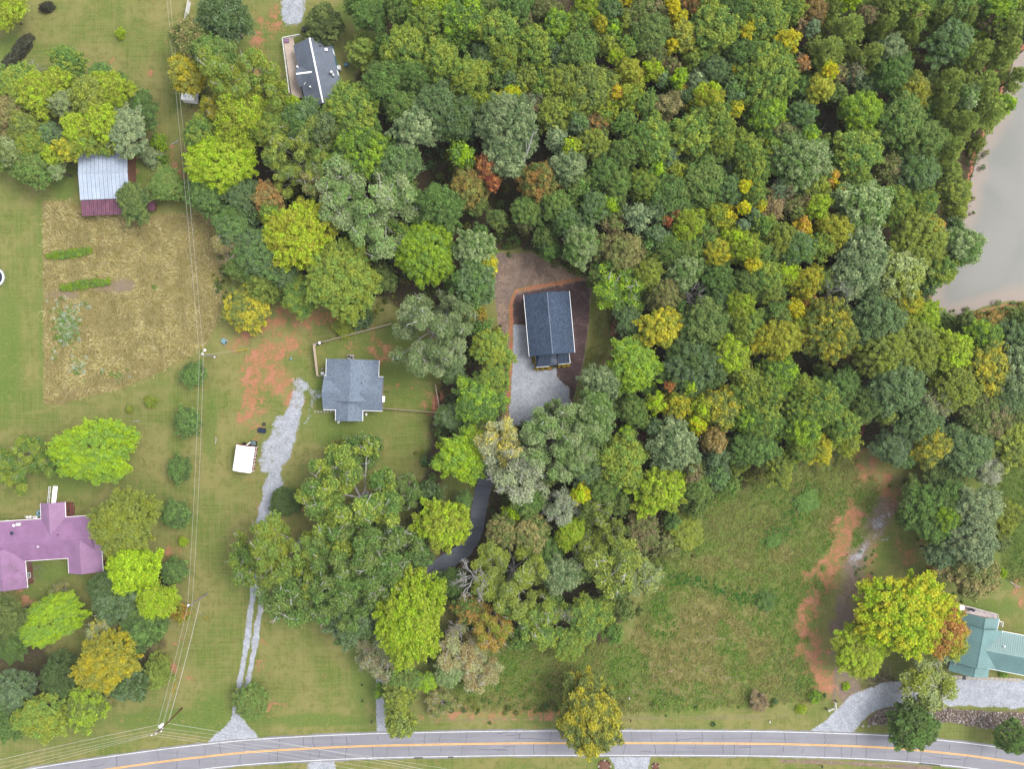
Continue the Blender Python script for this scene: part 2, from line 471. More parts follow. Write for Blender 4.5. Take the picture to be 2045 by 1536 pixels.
# red clay
for pts, w in [([(470, 690), (520, 650), (570, 635), (640, 622)], 22), ([(600, 628), (655, 640)], 36), ([(505, 745), (500, 800)], 40), ([(520, 720), (560, 760)], 40), ([(580, 790), (600, 800)], 24), ([(490, 835), (520, 850), (510, 875)], 16),
               ([(395, 235), (425, 232)], 18), ([(378, 250), (382, 300), (395, 370), (402, 415)], 10), ([(345, 300), (352, 350)], 9), ([(520, 40), (515, 90), (520, 130)], 22), ([(550, 20), (545, 60)], 16),
               ([(1710, 915), (1722, 950)], 24), ([(1750, 925), (1768, 960), (1780, 990)], 26), ([(1700, 1030), (1690, 1070), (1660, 1110), (1655, 1160)], 34), ([(1640, 1130), (1680, 1080)], 26),
               ([(1625, 1190), (1608, 1230), (1600, 1290), (1630, 1330), (1648, 1370)], 30), ([(1600, 1270), (1625, 1260), (1630, 1320)], 26), ([(1800, 1090), (1820, 1110)], 24), ([(1830, 1080), (1855, 1130)], 10), ([(1745, 1085), (1738, 1140), (1720, 1230)], 12),
               ([(1160, 738), (1210, 728)], 14), ([(1225, 590), (1215, 660), (1228, 700), (1222, 725)], 16), ([(838, 1432), (900, 1424), (1000, 1428)], 9), ([(1020, 1428), (1120, 1424)], 9), ([(40, 1195), (62, 1205)], 24),
               ([(320, 1345), (360, 1350)], 14), ([(336, 1100), (352, 1095)], 20), ([(345, 1270), (352, 1285)], 12), ([(735, 660), (770, 700)], 10), ([(775, 690), (770, 720), (740, 735)], 14), ([(868, 800), (872, 818)], 16),
               ([(700, 690), (740, 700)], 14), ([(1985, 160), (1975, 130), (2000, 90)], 12), ([(2030, 1170), (2045, 1200)], 12), ([(525, 1020), (500, 960)], 10), ([(525, 1300), (515, 1340)], 8), ([(600, 1010), (620, 1020)], 20), ([(1600, 1180), (1700, 1000)], 14), ([(538, 1410), (548, 1418)], 14), ([(265, 315), (262, 370)], 10)]:
    put('dirt', stroke(pts, w * 1.45, 24, 24), 0.6)
put('dirt', stroke([(500, 840), (506, 770), (530, 710), (575, 690)], 56, 26, 24), 0.54)
for s in [(795, 770, 5), (823, 775, 4), (822, 790, 4), (345, 1335, 12), (30, 1455, 10), (225, 120, 6), (300, 145, 6), (2010, 85, 18)]:
    put('dirt', spot(*s), 0.7)
# brown wheel track and grey worn gravel on the farm lane
put('chips', stroke([(1770, 1010), (1740, 1060), (1715, 1110), (1690, 1190), (1680, 1260), (1690, 1330), (1690, 1380)], 50, 20, 20), 0.66)
put('chips', stroke([(1670, 1330), (1665, 1400)], 10, 6, 4), 0.7)
put('gravel', stroke([(1760, 1035), (1735, 1075), (1710, 1120)], 34, 12, 16), 0.42)
# gravel drives
put('gravel', stroke([(608, 770), (597, 805), (580, 850)], 26, 6, 14), 0.62); put('gravel', stroke([(585, 835), (560, 900), (547, 960), (535, 1010), (520, 1080)], 34, 8, 12), 0.78)
put('gravel', stroke([(600, 770), (630, 790)], 34, 10, 22), 0.5); put('gravel', stroke([(625, 790), (610, 860)], 12, 6, 9), 0.5)
put('gravel', stroke([(560, 850), (540, 900), (532, 930)], 40, 10, 14), 0.66)
put('gravel', stroke([(520, 1070), (505, 1190), (492, 1290), (478, 1370), (470, 1420)], 12, 3, 2.5), 0.95)
put('gravel', stroke([(535, 1070), (523, 1190), (509, 1290), (493, 1370), (485, 1420)], 11, 3, 2.5), 0.95)
put('gravel', poly([(466, 1400), (488, 1395), (488, 1440), (520, 1478), (410, 1485), (440, 1460), (462, 1440)], 5, 5), 0.9)
put('gravel', stroke([(761, 1262), (761, 1400), (763, 1470)], 21, 3, 2), 0.95)
put('gravel', stroke([(585, -20), (585, 25)], 50, 8, 8), 0.7)
put('gravel', poly([(1610, 1464), (1650, 1440), (1700, 1390), (1760, 1365), (1860, 1350), (1900, 1358), (2300, 1352), (2300, 1425), (1900, 1412), (1800, 1405), (1740, 1425), (1715, 1450), (1705, 1466)], 6, 4), 0.85)
put('gravel', stroke([(645, 1530), (640, 1600)], 55, 8, 10), 0.75); put('gravel', poly([(1215, 1512), (1300, 1512), (1285, 1560), (1240, 1560)], 4, 3), 0.9)
put('chips', stroke([(1560, 1521), (1700, 1526), (1860, 1536)], 9, 3, 3), 0.8); put('chips', stroke([(400, 1545), (520, 1536), (700, 1525), (800, 1521)], 4, 3, 3), 0.5)
put('chips', stroke([(830, 1440), (1130, 1436), (1600, 1432), (1650, 1430)], 10, 6, 5), 0.45)
# the new house plot: wood-chip yard, dark mulch, gravel court, orange trench
PLOT = [(975, 505), (1060, 503), (1150, 545), (1182, 560), (1178, 650), (1165, 735), (1145, 790), (1132, 850), (1000, 850), (1010, 770), (996, 680), (990, 600)]
m = poly(PLOT, 4, 3); wipe(m)
put('chips', m, 0.95)
mm = poly([(1022, 590), (1160, 560), (1180, 562), (1176, 650), (1163, 735), (1145, 790), (1131, 850), (1120, 850), (1060, 700), (1022, 655)], 3, 3)
put('mulch', mm, 0.95)
court = poly([(1023, 648), (1060, 648), (1070, 735), (1112, 733), (1112, 752), (1124, 765), (1136, 775), (1136, 850), (1005, 850), (1018, 760), (1022, 700)], 2.5, 1.5)
wipe(court); put('gravel', court, 0.95)
tr = stroke([(1012, 840), (1017, 780), (1021, 700), (1020, 610), (1030, 580), (1090, 570), (1158, 557)], 7, 2.5, 1.5); wipe(tr); put('dirt', tr, 0.95)
tr = stroke([(1068, 712), (1072, 736), (1100, 736)], 8, 3, 2); wipe(tr); put('dirt', tr, 0.85)
m = poly([(1183, 600), (1222, 598), (1213, 700), (1200, 724), (1168, 726)], 4, 3); wipe(m); put('lush', m, 0.55); put('dry', m, 0.45); put('rough', m, 0.7)
put('litter', stroke([(1240, 590), (1225, 640), (1240, 700)], 26, 8, 6), 0.9)
# rip-rap slope beside the drive
m = poly([(1722, 1440), (1760, 1412), (1880, 1412), (2300, 1432), (2300, 1500), (2045, 1465), (1900, 1445), (1740, 1452)], 5, 5); wipe(m, 'lush', 'dry'); put('mulch', m, 0.5); put('chips', m, 0.5)
# verge
put('lush', stroke([(520, 1468), (760, 1455), (1200, 1450), (1620, 1452)], 10, 6, 4), 0.35)
put('litter', stroke([(700, 1215), (640, 1190)], 60, 30, 20), 0.4); put('litter', spot(1770, 1370, 50, 40), 0.6); put('litter', spot(1600, 840, 200, 60), 0.5)
put('dirt', spot(620, 1010, 30, 30, 0.6, 0.9), 0.35)
wipe(stroke([(965, 930), (955, 1000), (945, 1060), (925, 1100), (860, 1145)], 34, 3, 2), 'lush', 'rough')

# pond basin: the sheet dips below water level
POND = [(2700, 75), (2052, 92), (2022, 110), (2012, 150), (1995, 205), (1972, 262), (1950, 300), (1938, 350), (1932, 400), (1922, 430), (1890, 452), (1870, 500), (1862, 560), (1855, 610), (1862, 638),
        (1900, 640), (1960, 622), (2020, 606), (2100, 600), (2700, 640)]
d = seg_dist(POND, True); d = np.where(inside(POND), d, -d) + (NZ2 - 0.5) * 8
POND_D = d
HZ = -1.6 * sstep(d, -8, 26)
put('dirt', sstep(d, -9, -3) * sstep(-d, -6, 2), 0.75)
HZ = HZ + (NZ1 - 0.5) * 0.10 * (1 - np.clip(Z['gravel'] + (np.abs(PY - 1490) < 70), 0, 1))

V = np.stack([WX, WY, HZ], -1).reshape(-1, 3)
idx = np.arange(NX * NY).reshape(NY, NX)
F = np.stack([idx[:-1, :-1], idx[:-1, 1:], idx[1:, 1:], idx[1:, :-1]], -1).reshape(-1, 4)
za = np.stack([Z['dry'], Z['lush'], Z['dirt'], Z['gravel']], -1).reshape(-1, 4)
zb = np.stack([Z['litter'], Z['mulch'], Z['chips'], Z['rough']], -1).reshape(-1, 4)

def ground_mat():
    t = NT('ground_cover')
    pos = t.pos()
    a = t.n('Attribute', attribute_type='GEOMETRY', attribute_name='zones_a')
    b = t.n('Attribute', attribute_type='GEOMETRY', attribute_name='zones_b')
    sa = t.n('SeparateColor'); t.l(a.outputs['Color'], sa.inputs[0])
    sb = t.n('SeparateColor'); t.l(b.outputs['Color'], sb.inputs[0])
    dry, lush, dirt, grav = sa.outputs[0], sa.outputs[1], sa.outputs[2], a.outputs['Alpha']
    lit, mul, chp, rgh = sb.outputs[0], sb.outputs[1], sb.outputs[2], b.outputs['Alpha']
    fine = t.noise(pos, 2.2, 4.0, 0.65)
    mid = t.noise(pos, 0.55, 4.0, 0.6, 0.6)
    big = t.noise(pos, 0.07, 4.0, 0.6, 0.4)
    vfine = t.noise(pos, 7.0, 2.0, 0.7)
    mow = t.noise(t.scale(pos, (2.6, 0.10, 1.0)), 1.0, 2.0, 0.5, 0.2)
    mow2 = t.noise(t.scale(pos, (0.10, 2.6, 1.0)), 1.0, 2.0, 0.5, 0.2)
    def zone(z, nz, amt=0.55, w=0.16):
        return t.step(t.math('ADD', z, t.math('MULTIPLY', t.math('SUBTRACT', nz, 0.5), amt * 2)), 0.5 - w, 0.5 + w)
    fm = t.math('ADD', t.math('MULTIPLY', fine, 0.5), t.math('MULTIPLY', mid, 0.5))
    # lawn
    g = t.mix(t.step(big, 0.38, 0.6), alb((126, 148, 66)), alb((170, 164, 100)))
    g = t.mix(t.math('MULTIPLY', t.step(mid, 0.44, 0.64), 0.8), g, alb((122, 138, 62)))
    g = t.mix(t.math('MULTIPLY', t.step(t.noise(pos, 0.22, 5.0, 0.65, 1.0), 0.5, 0.68), 0.4), g, alb((180, 170, 110)))
    g = t.mix(t.math('MULTIPLY', t.step(fine, 0.5, 0.72), 0.55), g, alb((176, 168, 108)))
    g = t.mix(t.math('MULTIPLY', t.step(t.math('ADD', t.math('MULTIPLY', mow, 0.5), t.math('MULTIPLY', mow2, 0.5)), 0.42, 0.6), 0.45), g, alb((174, 168, 106)))
    g = t.mix(t.math('MULTIPLY', t.step(vfine, 0.56, 0.8), 0.5), g, alb((104, 118, 52)))
    lg = t.mix(t.step(fm, 0.4, 0.62), alb((110, 142, 60)), alb((140, 160, 78)))
    lg = t.mix(t.math('MULTIPLY', t.step(vfine, 0.52, 0.8), 0.6), lg, alb((84, 112, 42)))
    g = t.mix(t.math('MULTIPLY', zone(lush, mid, 0.5, 0.4), 0.85), g, lg)
    # hay and dead grass, with swirls
    sw = t.noise(pos, 0.85, 5.0, 0.68, 2.2)
    hay = t.mix(t.step(sw, 0.38, 0.62), alb((156, 144, 84)), alb((188, 170, 118)))
    hay = t.mix(t.math('MULTIPLY', t.step(fine, 0.52, 0.75), 0.7), hay, alb((204, 184, 134)))
    hay = t.mix(t.math('MULTIPLY', t.step(mid, 0.5, 0.7), 0.5), hay, alb((132, 126, 62)))
    g = t.mix(zone(dry, fm, 0.6, 0.3), g, hay)
    # rough growth: darker spots between the stems
    g = t.mix(t.math('MULTIPLY', rgh, t.math('MULTIPLY', t.step(vfine, 0.5, 0.75), 0.35)), g, alb((96, 108, 46)))
    # forest litter, chips, mulch
    lc = t.mix(t.step(fine, 0.38, 0.66), alb((78, 66, 54)), alb((122, 100, 80)))
    lc = t.mix(t.math('MULTIPLY', t.step(mid, 0.42, 0.6), 0.7), lc, alb((88, 96, 52)))
    g = t.mix(zone(lit, mid, 0.45, 0.3), g, lc)
    cc = t.mix(t.step(fm, 0.38, 0.62), alb((150, 126, 112)), alb((196, 170, 148)))
    cc = t.mix(t.math('MULTIPLY', t.step(vfine, 0.5, 0.78), 0.5), cc, alb((128, 104, 96)))
    cc = t.mix(t.math('MULTIPLY', t.step(big, 0.45, 0.62), 0.6), cc, alb((150, 134, 130)))
    g = t.mix(zone(chp, fm, 0.5, 0.25), g, cc)
    mc = t.mix(t.step(fm, 0.36, 0.64), alb((96, 76, 76)), alb((136, 112, 110)))
    mc = t.mix(t.math('MULTIPLY', t.step(vfine, 0.55, 0.8), 0.5), mc, alb((166, 140, 134)))
    g = t.mix(zone(mul, fine, 0.35, 0.2), g, mc)
    dc = t.mix(t.step(fm, 0.36, 0.64), alb((212, 124, 92)), alb((228, 160, 130)))
    dc = t.mix(t.math('MULTIPLY', t.step(vfine, 0.52, 0.8), 0.4), dc, alb((178, 140, 96)))
    g = t.mix(t.math('MULTIPLY', zone(dirt, t.math('ADD', t.math('MULTIPLY', fine, 0.4), t.math('MULTIPLY', mid, 0.6)), 1.5, 0.26), 0.9), g, dc)
    vo = t.n('TexVoronoi'); t.l(pos, vo.inputs['Vector']); vo.inputs['Scale'].default_value = 4.5
    gc = t.mix(t.step(fm, 0.34, 0.66), alb((190, 195, 208), 1.15), alb((228, 232, 240), 1.2))
    gc = t.mix(t.math('MULTIPLY', t.step(vo.outputs['Distance'], 0.25, 0.6), 0.4), gc, alb((140, 142, 148)))
    gc = t.mix(t.math('MULTIPLY', t.step(vfine, 0.62, 0.8), 0.5), gc, alb((128, 122, 110)))
    g = t.mix(zone(grav, t.math('ADD', t.math('MULTIPLY', fine, 0.45), t.math('MULTIPLY', mid, 0.55)), 0.8, 0.18), g, gc)
    hgt = t.math('ADD', t.math('MULTIPLY', fine, 0.5), t.math('MULTIPLY', vfine, 0.5))
    return t.finish(g, 0.95, t.bump(hgt, 0.45, 0.12), spec=0.1)
me = np_mesh('ground', V, F, ground_mat(), {'zones_a': za, 'zones_b': zb})
me.polygons.foreach_set('use_smooth', [True] * len(me.polygons))
tag(link('ground', me), kind='structure')

# ------------------------------------------------------------------ the pond
def water_mat():
    t = NT('muddy_water')
    pos = t.pos()
    a = t.n('Attribute', attribute_type='GEOMETRY', attribute_name='shallow')
    s = t.n('SeparateColor'); t.l(a.outputs['Color'], s.inputs[0])
    big = t.noise(pos, 0.05, 3.0, 0.5, 0.5)
    deep = t.mix(t.step(big, 0.35, 0.65), alb((132, 134, 127)), alb((146, 146, 139)))
    c = t.mix(t.step(t.math('ADD', s.outputs[0], t.math('MULTIPLY', t.math('SUBTRACT', big, 0.5), 0.6)), 0.2, 0.8), deep, alb((168, 150, 136)))
    rip = t.noise(pos, 1.3, 3.0, 0.6)
    return t.finish(c, 0.12, t.bump(rip, 0.06, 0.05), spec=0.08)
wx = np.arange(85, 260.1, 1.5); wy = np.arange(-10, 100.1, 1.5)
GX, GY = np.meshgrid(wx, wy)
V = np.stack([GX, GY, np.full_like(GX, -0.55)], -1).reshape(-1, 3)
i2 = np.arange(GX.size).reshape(GX.shape)
F = np.stack([i2[:-1, :-1], i2[:-1, 1:], i2[1:, 1:], i2[1:, :-1]], -1).reshape(-1, 4)
WPX = GX / GSD + CX; WPY = CY - GY / GSD
# keep only the cells over the basin
ci = np.clip(((F_c := V[F].mean(1))[:, 0] - gx[5]) / FINE, 0, NX - 12).astype(int) + 5
cj = np.clip((F_c[:, 1] - gy[5]) / FINE, 0, NY - 12).astype(int) + 5
keep = POND_D[cj, ci] > -14
gi = np.clip((V[:, 0] - gx[5]) / FINE, 0, NX - 12).astype(int) + 5
gj = np.clip((V[:, 1] - gy[5]) / FINE, 0, NY - 12).astype(int) + 5
sh = 1 - sstep(POND_D[gj, gi], 0, 60)
used = np.unique(F[keep]); remap = -np.ones(len(V), int); remap[used] = np.arange(len(used))
me = np_mesh('pond_water', V[used], remap[F[keep]], water_mat(), {'shallow': np.stack([sh, sh, sh, np.ones_like(sh)], -1)[used]})
tag(link('pond_water', me), kind='structure')

# ------------------------------------------------------------------ the road
road_c = [(-400, 1655), (-200, 1612), (67, 1560.5), (273, 1529), (400, 1513), (512, 1502), (700, 1492), (860, 1488), (1024, 1485.5), (1160, 1485), (1300, 1485), (1430, 1485.6), (1536, 1486.5),
          (1620, 1488.5), (1700, 1491), (1780, 1495), (1850, 1501), (1950, 1512), (2045, 1527), (2250, 1572), (2450, 1630)]
def smooth_line(pts, step=10):
    pts = np.array(pts, float); out = []
    for i in range(len(pts) - 1):
        p0 = pts[max(i - 1, 0)]; p1 = pts[i]; p2 = pts[i + 1]; p3 = pts[min(i + 2, len(pts) - 1)]
        n = max(2, int(np.linalg.norm(p2 - p1) / step))
        for k in range(n):
            t = k / n
            m1 = (p2 - p0) / max(np.linalg.norm(p2 - p0), 1e-6) * np.linalg.norm(p2 - p1)
            m2 = (p3 - p1) / max(np.linalg.norm(p3 - p1), 1e-6) * np.linalg.norm(p2 - p1)
            out.append((2 * t**3 - 3 * t**2 + 1) * p1 + (t**3 - 2 * t**2 + t) * m1 + (-2 * t**3 + 3 * t**2) * p2 + (t**3 - t**2) * m2)
    out.append(pts[-1])
    return np.array(out)
RC = smooth_line(road_c, 14)
RCW = np.stack([(RC[:, 0] - CX) * GSD, (CY - RC[:, 1]) * GSD], -1)
RT = np.gradient(RCW, axis=0); RT /= np.linalg.norm(RT, axis=1)[:, None]
RN = np.stack([-RT[:, 1], RT[:, 0]], -1)
def strip(line, nrm, o0, o1, z, wob=0.0, seed=0, z2=None):
    r = np.random.default_rng(seed)
    w0 = (r.random(len(line)) - 0.5) * wob; w1 = (r.random(len(line)) - 0.5) * wob
    A = line + nrm * (o0 + w0)[:, None]; B = line + nrm * (o1 + w1)[:, None]
    mb = MB()
    vs = [(a[0], a[1], z) for a in A] + [(b[0], b[1], z) for b in B]
    n = len(A)
    return mb.add(vs, [(i, i + 1, n + i + 1, n + i) for i in range(n - 1)])
def asphalt_mat(name, c1, c2, c3):
    t = NT(name)
    pos = t.pos()
    f = t.noise(pos, 5.0, 3.0, 0.7); b = t.noise(pos, 0.16, 4.0, 0.6); l = t.noise(t.scale(pos, (0.05, 1.2, 1)), 1.0, 3.0, 0.5)
    c = t.mix(t.step(b, 0.35, 0.65), alb(c1), alb(c2))
    c = t.mix(t.math('MULTIPLY', t.step(l, 0.45, 0.65), 0.5), c, alb(c3))
    c = t.mix(t.math('MULTIPLY', t.step(f, 0.5, 0.8), 0.3), c, alb(c3))
    return t.finish(c, 0.85, t.bump(f, 0.2, 0.02))
M['asphalt'] = asphalt_mat('worn_asphalt', (168, 167, 176), (178, 177, 186), (154, 152, 160))
M['drive'] = asphalt_mat('dark_drive_stone', (124, 128, 144), (144, 150, 164), (104, 106, 118))
M['roadwhite'] = plain('road_white', (0.42, 0.42, 0.41), 0.7, 0.15, 1.5)
M['roadyellow'] = plain('road_yellow', (246, 190, 100), 0.7, 0.12, 0.8, f=1.5)
M['crack'] = plain('crack_sealer', (92, 92, 104), 0.6, 0.2, 3.0)
road = strip(RCW, RN, -3.2, 3.2, 0.045, 0.25, 4).build('road', M['asphalt'])
tag(road, kind='structure')
mk = strip(RCW, RN, 2.72, 2.88, 0.050); mk2 = strip(RCW, RN, -2.88, -2.72, 0.050)
mk.add(mk2.v, mk2.f)
mk.build('edge_line', M['roadwhite'], road)
mk = strip(RCW, RN, 0.05, 0.21, 0.050); mk2 = strip(RCW, RN, -0.21, -0.05, 0.050)
mk.add(mk2.v, mk2.f)
mk.build('centre_line', M['roadyellow'], road)
mb = MB()
def road_at(px, off):
    i = int(np.argmin(np.abs(RC[:, 0] - px)))
    p = RCW[i] + RT[i] * ((px - RC[i, 0]) * GSD) + RN[i] * off
    return p
def crack(pts, w=0.05):
    pts = np.array(pts)
    d = np.gradient(pts, axis=0); d /= (np.linalg.norm(d, axis=1)[:, None] + 1e-9)
    n = np.stack([-d[:, 1], d[:, 0]], -1) * w
    A = pts + n; B = pts - n; k = len(pts)
    mb.add([(p[0], p[1], 0.049) for p in A] + [(p[0], p[1], 0.049) for p in B], [(i, i + 1, k + i + 1, k + i) for i in range(k - 1)])
# transverse cracks at the places the photo shows them (photo x, lane)
top_x = [232, 319, 357, 409, 442, 488, 557, 606, 629, 664, 692, 755, 849, 878, 930, 1035, 1099, 1262, 1303, 1353, 1400, 1444, 1498, 1567, 1647, 1709, 1772, 1893, 1957, 1988]
bot_x = [290, 354, 397, 431, 480, 538, 555, 617, 638, 692, 742, 776, 816, 880, 926, 1028, 1065, 1094, 1249, 1306, 1347, 1388, 1445, 1465, 1497, 1566, 1605, 1646, 1682, 1700, 1729, 1767, 1812, 1840, 1880, 1930]
for lane, xs in ((1, top_x), (-1, bot_x)):
    for x in xs:
        full = rnd.random() < 0.75
        o0, o1 = (0.25, 2.68) if full else (0.25 + rnd.random(), 1.6 + rnd.random())
        pts = []; dx = 0
        for k in range(9):
            dx += rnd.uniform(-1.3, 1.3)
            pts.append(road_at(x + dx, lane * (o0 + (o1 - o0) * k / 8)))
        crack(pts, rnd.uniform(0.03, 0.055))
for x0, x1, off in [(183, 210, 1.0), (1028, 1100, 1.1), (1348, 1398, 0.7), (985, 1015, -1.2), (1005, 1025, -0.7), (955, 1010, -1.4), (1475, 1500, -0.9), (1855, 1920, -1.0), (300, 325, -1.5), (1280, 1300, -1.8), (1010, 1040, 1.9), (992, 1020, 2.3)]:
    pts = []; o = off
    for k in range(10):
        o += rnd.uniform(-0.12, 0.12)
        pts.append(road_at(x0 + (x1 - x0) * k / 9, o))
    crack(pts, 0.04)
tag(mb.build('crack_seal', M['crack'], road), kind='stuff')
mb = MB()
for x0, x1 in [(826, 844), (894, 905), (1838, 1880)]:
    pts = [road_at(x0 + (x1 - x0) * k / 5, -2.8) for k in range(6)]
    pts2 = [road_at(x0 + (x1 - x0) * k / 5, -3.15) for k in range(6)]
    mb.add([(p[0], p[1], 0.054) for p in pts] + [(p[0], p[1], 0.054) for p in pts2], [(i, 6 + i, 7 + i, i + 1) for i in range(5)])
mb.build('tar_patch', M['crack'], road)
# the dark winding drive to the new house
DC = smooth_line([(1010, 860), (985, 920), (965, 975), (958, 1010), (948, 1060), (930, 1095), (895, 1120), (850, 1150), (800, 1180), (770, 1230), (761, 1275)], 8)
DCW = np.stack([(DC[:, 0] - CX) * GSD, (CY - DC[:, 1]) * GSD], -1)
DT = np.gradient(DCW, axis=0); DT /= np.linalg.norm(DT, axis=1)[:, None]
DN = np.stack([-DT[:, 1], DT[:, 0]], -1)
tag(strip(DCW, DN, -1.75, 1.75, 0.07, 0.35, 9).build('driveway', M['drive']), kind='structure')
# ------------------------------------------------------------------ tree shapes (shared between alike trees)
def rot_frames(nrm, r):
    ref = r.normal(size=nrm.shape)
    u = ref - nrm * (ref * nrm).sum(1)[:, None]
    u /= np.linalg.norm(u, axis=1)[:, None] + 1e-9
    return u, np.cross(nrm, u)

def leaf_quads(pos, nrm, size, r, aspect=0.62):
    """one small pointed leaf spray per position"""
    u, w = rot_frames(nrm, r)
    s = (size * r.uniform(0.65, 1.35, len(pos)))[:, None]
    fold = nrm * s * 0.22
    V = np.stack([pos - u * s, pos - w * s * aspect + fold, pos + u * s, pos + w * s * aspect + fold], 1)
    F = np.arange(len(pos) * 4).reshape(-1, 4)
    return V.reshape(-1, 3), F

def unit(v): return v / (np.linalg.norm(v, axis=1)[:, None] + 1e-9)

def dome_lobes(r, Rr, RZ, zc, n, lr, low=-0.35, jag=0.2):
    """lobe centres over a lumpy dome"""
    k = np.arange(n) + 0.5
    z = 1 - (1 - low) * k / n
    a = k * 2.39996 + r.uniform(0, 6.28)
    z = np.clip(z + r.normal(0, 0.07, n), low, 1); q = np.sqrt(np.maximum(0, 1 - z * z))
    ph = r.uniform(0, 6.28, 4)
    lump = 1 + jag * (0.6 * np.sin(2 * a + ph[0]) + 0.5 * np.sin(3 * a + ph[1]) + 0.4 * np.sin(5 * a + ph[2])) * q
    f = r.uniform(0.62, 1.06, n) * lump
    c = np.stack([q * np.cos(a) * (Rr - lr * 0.7) * f, q * np.sin(a) * (Rr - lr * 0.7) * f, zc + z * (RZ - lr * 0.6) * r.uniform(0.8, 1.05, n)], -1)
    k = max(3, n // 5)          # an inner layer closes the top
    a2 = r.uniform(0, 6.28, k); q2 = np.sqrt(r.uniform(0, 0.45, k))
    c2 = np.stack([q2 * np.cos(a2) * Rr, q2 * np.sin(a2) * Rr, zc + (RZ - lr) * np.sqrt(1 - q2 * q2) * r.uniform(0.7, 0.95, k)], -1)
    c = np.concatenate([c, c2])
    return c, lr * r.uniform(0.55, 1.35, n + k)

def lobed_crown(seed, Rr, H, RZ, lr, n_lobe, n_leaf, leaf, jag=0.2, low=-0.35, squash=0.8, fill=0.18, stretch=0.8):
    r = np.random.default_rng(seed)
    zc = H - RZ
    C, LR = dome_lobes(r, Rr, RZ, zc, n_lobe, lr, low, jag)
    n_lobe = len(C)
    lob = r.choice(n_lobe, n_leaf, p=LR**2 / (LR**2).sum())
    d = unit(r.normal(size=(n_leaf, 3)))
    d[:, 2] = np.where(d[:, 2] < -0.25, -d[:, 2], d[:, 2])
    rad = LR[lob] * np.where(r.random(n_leaf) < fill, r.uniform(0.1, 0.8, n_leaf), r.uniform(0.62, 1.25, n_leaf))
    # second level of lumps so each lobe has its own small sprays
    sub = unit(r.normal(size=(n_lobe, 9, 3)))
    best = np.einsum('ij,ikj->ik', d, sub[lob]).max(1)
    rad = rad * (0.70 + 0.36 * best)
    rad = np.where(r.random(n_leaf) < 0.05, rad * r.uniform(1.05, 1.4, n_leaf), rad)
    off = d * rad[:, None] * np.array([1, 1, squash])
    e = unit(C - np.array([0, 0, zc - RZ * 0.4]))[lob]          # sprays reach outward along their branch
    off = off + e * (off * e).sum(1)[:, None] * stretch
    pos = C[lob] + off
    nrm = unit(d * 0.55 + r.normal(size=d.shape) * 0.6 + np.array([0, 0, 0.65]))
    V, F = leaf_quads(pos, nrm, leaf, r)
    lt = r.random(n_lobe)
    tone = np.stack([np.clip(lt[lob] + r.normal(0, 0.08, n_leaf), 0, 1), r.random(n_leaf), r.random(n_leaf), np.ones(n_leaf)], -1)
    return V, F, np.repeat(tone, 4, 0)

def grow(r, base, dirn, length, rad, depth, mb, tips, spread=0.7, sides=5, shrink=0.68, kids=(2, 3), up=0.1, ratio=0.62):
    pts = [np.array(base)]; d = np.array(dirn, float); d /= np.linalg.norm(d)
    for k in range(3):
        d = d + r.normal(0, 0.13, 3) + np.array([0, 0, up * 0.4]); d /= np.linalg.norm(d)
        pts.append(pts[-1] + d * length / 3)
    mb.tube(pts, [rad, rad * 0.85, rad * 0.74, rad * ratio], sides, cap=False)
    if depth == 0:
        tips.append((pts[-1], d)); return
    for c in range(r.integers(kids[0], kids[1] + 1)):
        nd = d + r.normal(0, spread, 3) * np.array([1, 1, 0.7]) + np.array([0, 0, up])
        grow(r, pts[-1] if c else pts[-1], nd, length * shrink * r.uniform(0.8, 1.2), rad * ratio, depth - 1, mb, tips, spread, max(3, sides - 1), shrink, kids, up, ratio)
    if depth >= 2:
        nd = d + r.normal(0, spread * 1.2, 3)
        grow(r, pts[2], nd, length * shrink * 0.8, rad * ratio * 0.8, depth - 1, mb, tips, spread, max(3, sides - 1), shrink, kids, up, ratio)

def trunk_mesh(seed, H, RZ, Rr, m):
    r = np.random.default_rng(seed + 500)
    mb = MB()
    rad = 0.035 * H * 0.55 + 0.05
    top = H - RZ
    mb.tube([(0, 0, -0.15), (0.05, 0, top * 0.5), (0.02, 0.05, top), (0.1, 0.05, H - RZ * 0.35)], [rad * 1.25, rad, rad * 0.8, rad * 0.3], 7)
    for k in range(7):
        a = k * 2.4 + r.uniform(0, 1); z = top * r.uniform(0.6, 1.0)
        e = np.array([math.cos(a) * Rr * r.uniform(.5, .8), math.sin(a) * Rr * r.uniform(.5, .8), z + RZ * r.uniform(0.2, .7)])
        s = np.array([0.02, 0.02, z])
        mb.tube([s, s * 0.5 + e * 0.5 + np.array([0, 0, 0.2]), e], [rad * 0.5, rad * 0.35, rad * 0.12], 4)
    return mb.mesh('trunk', m)

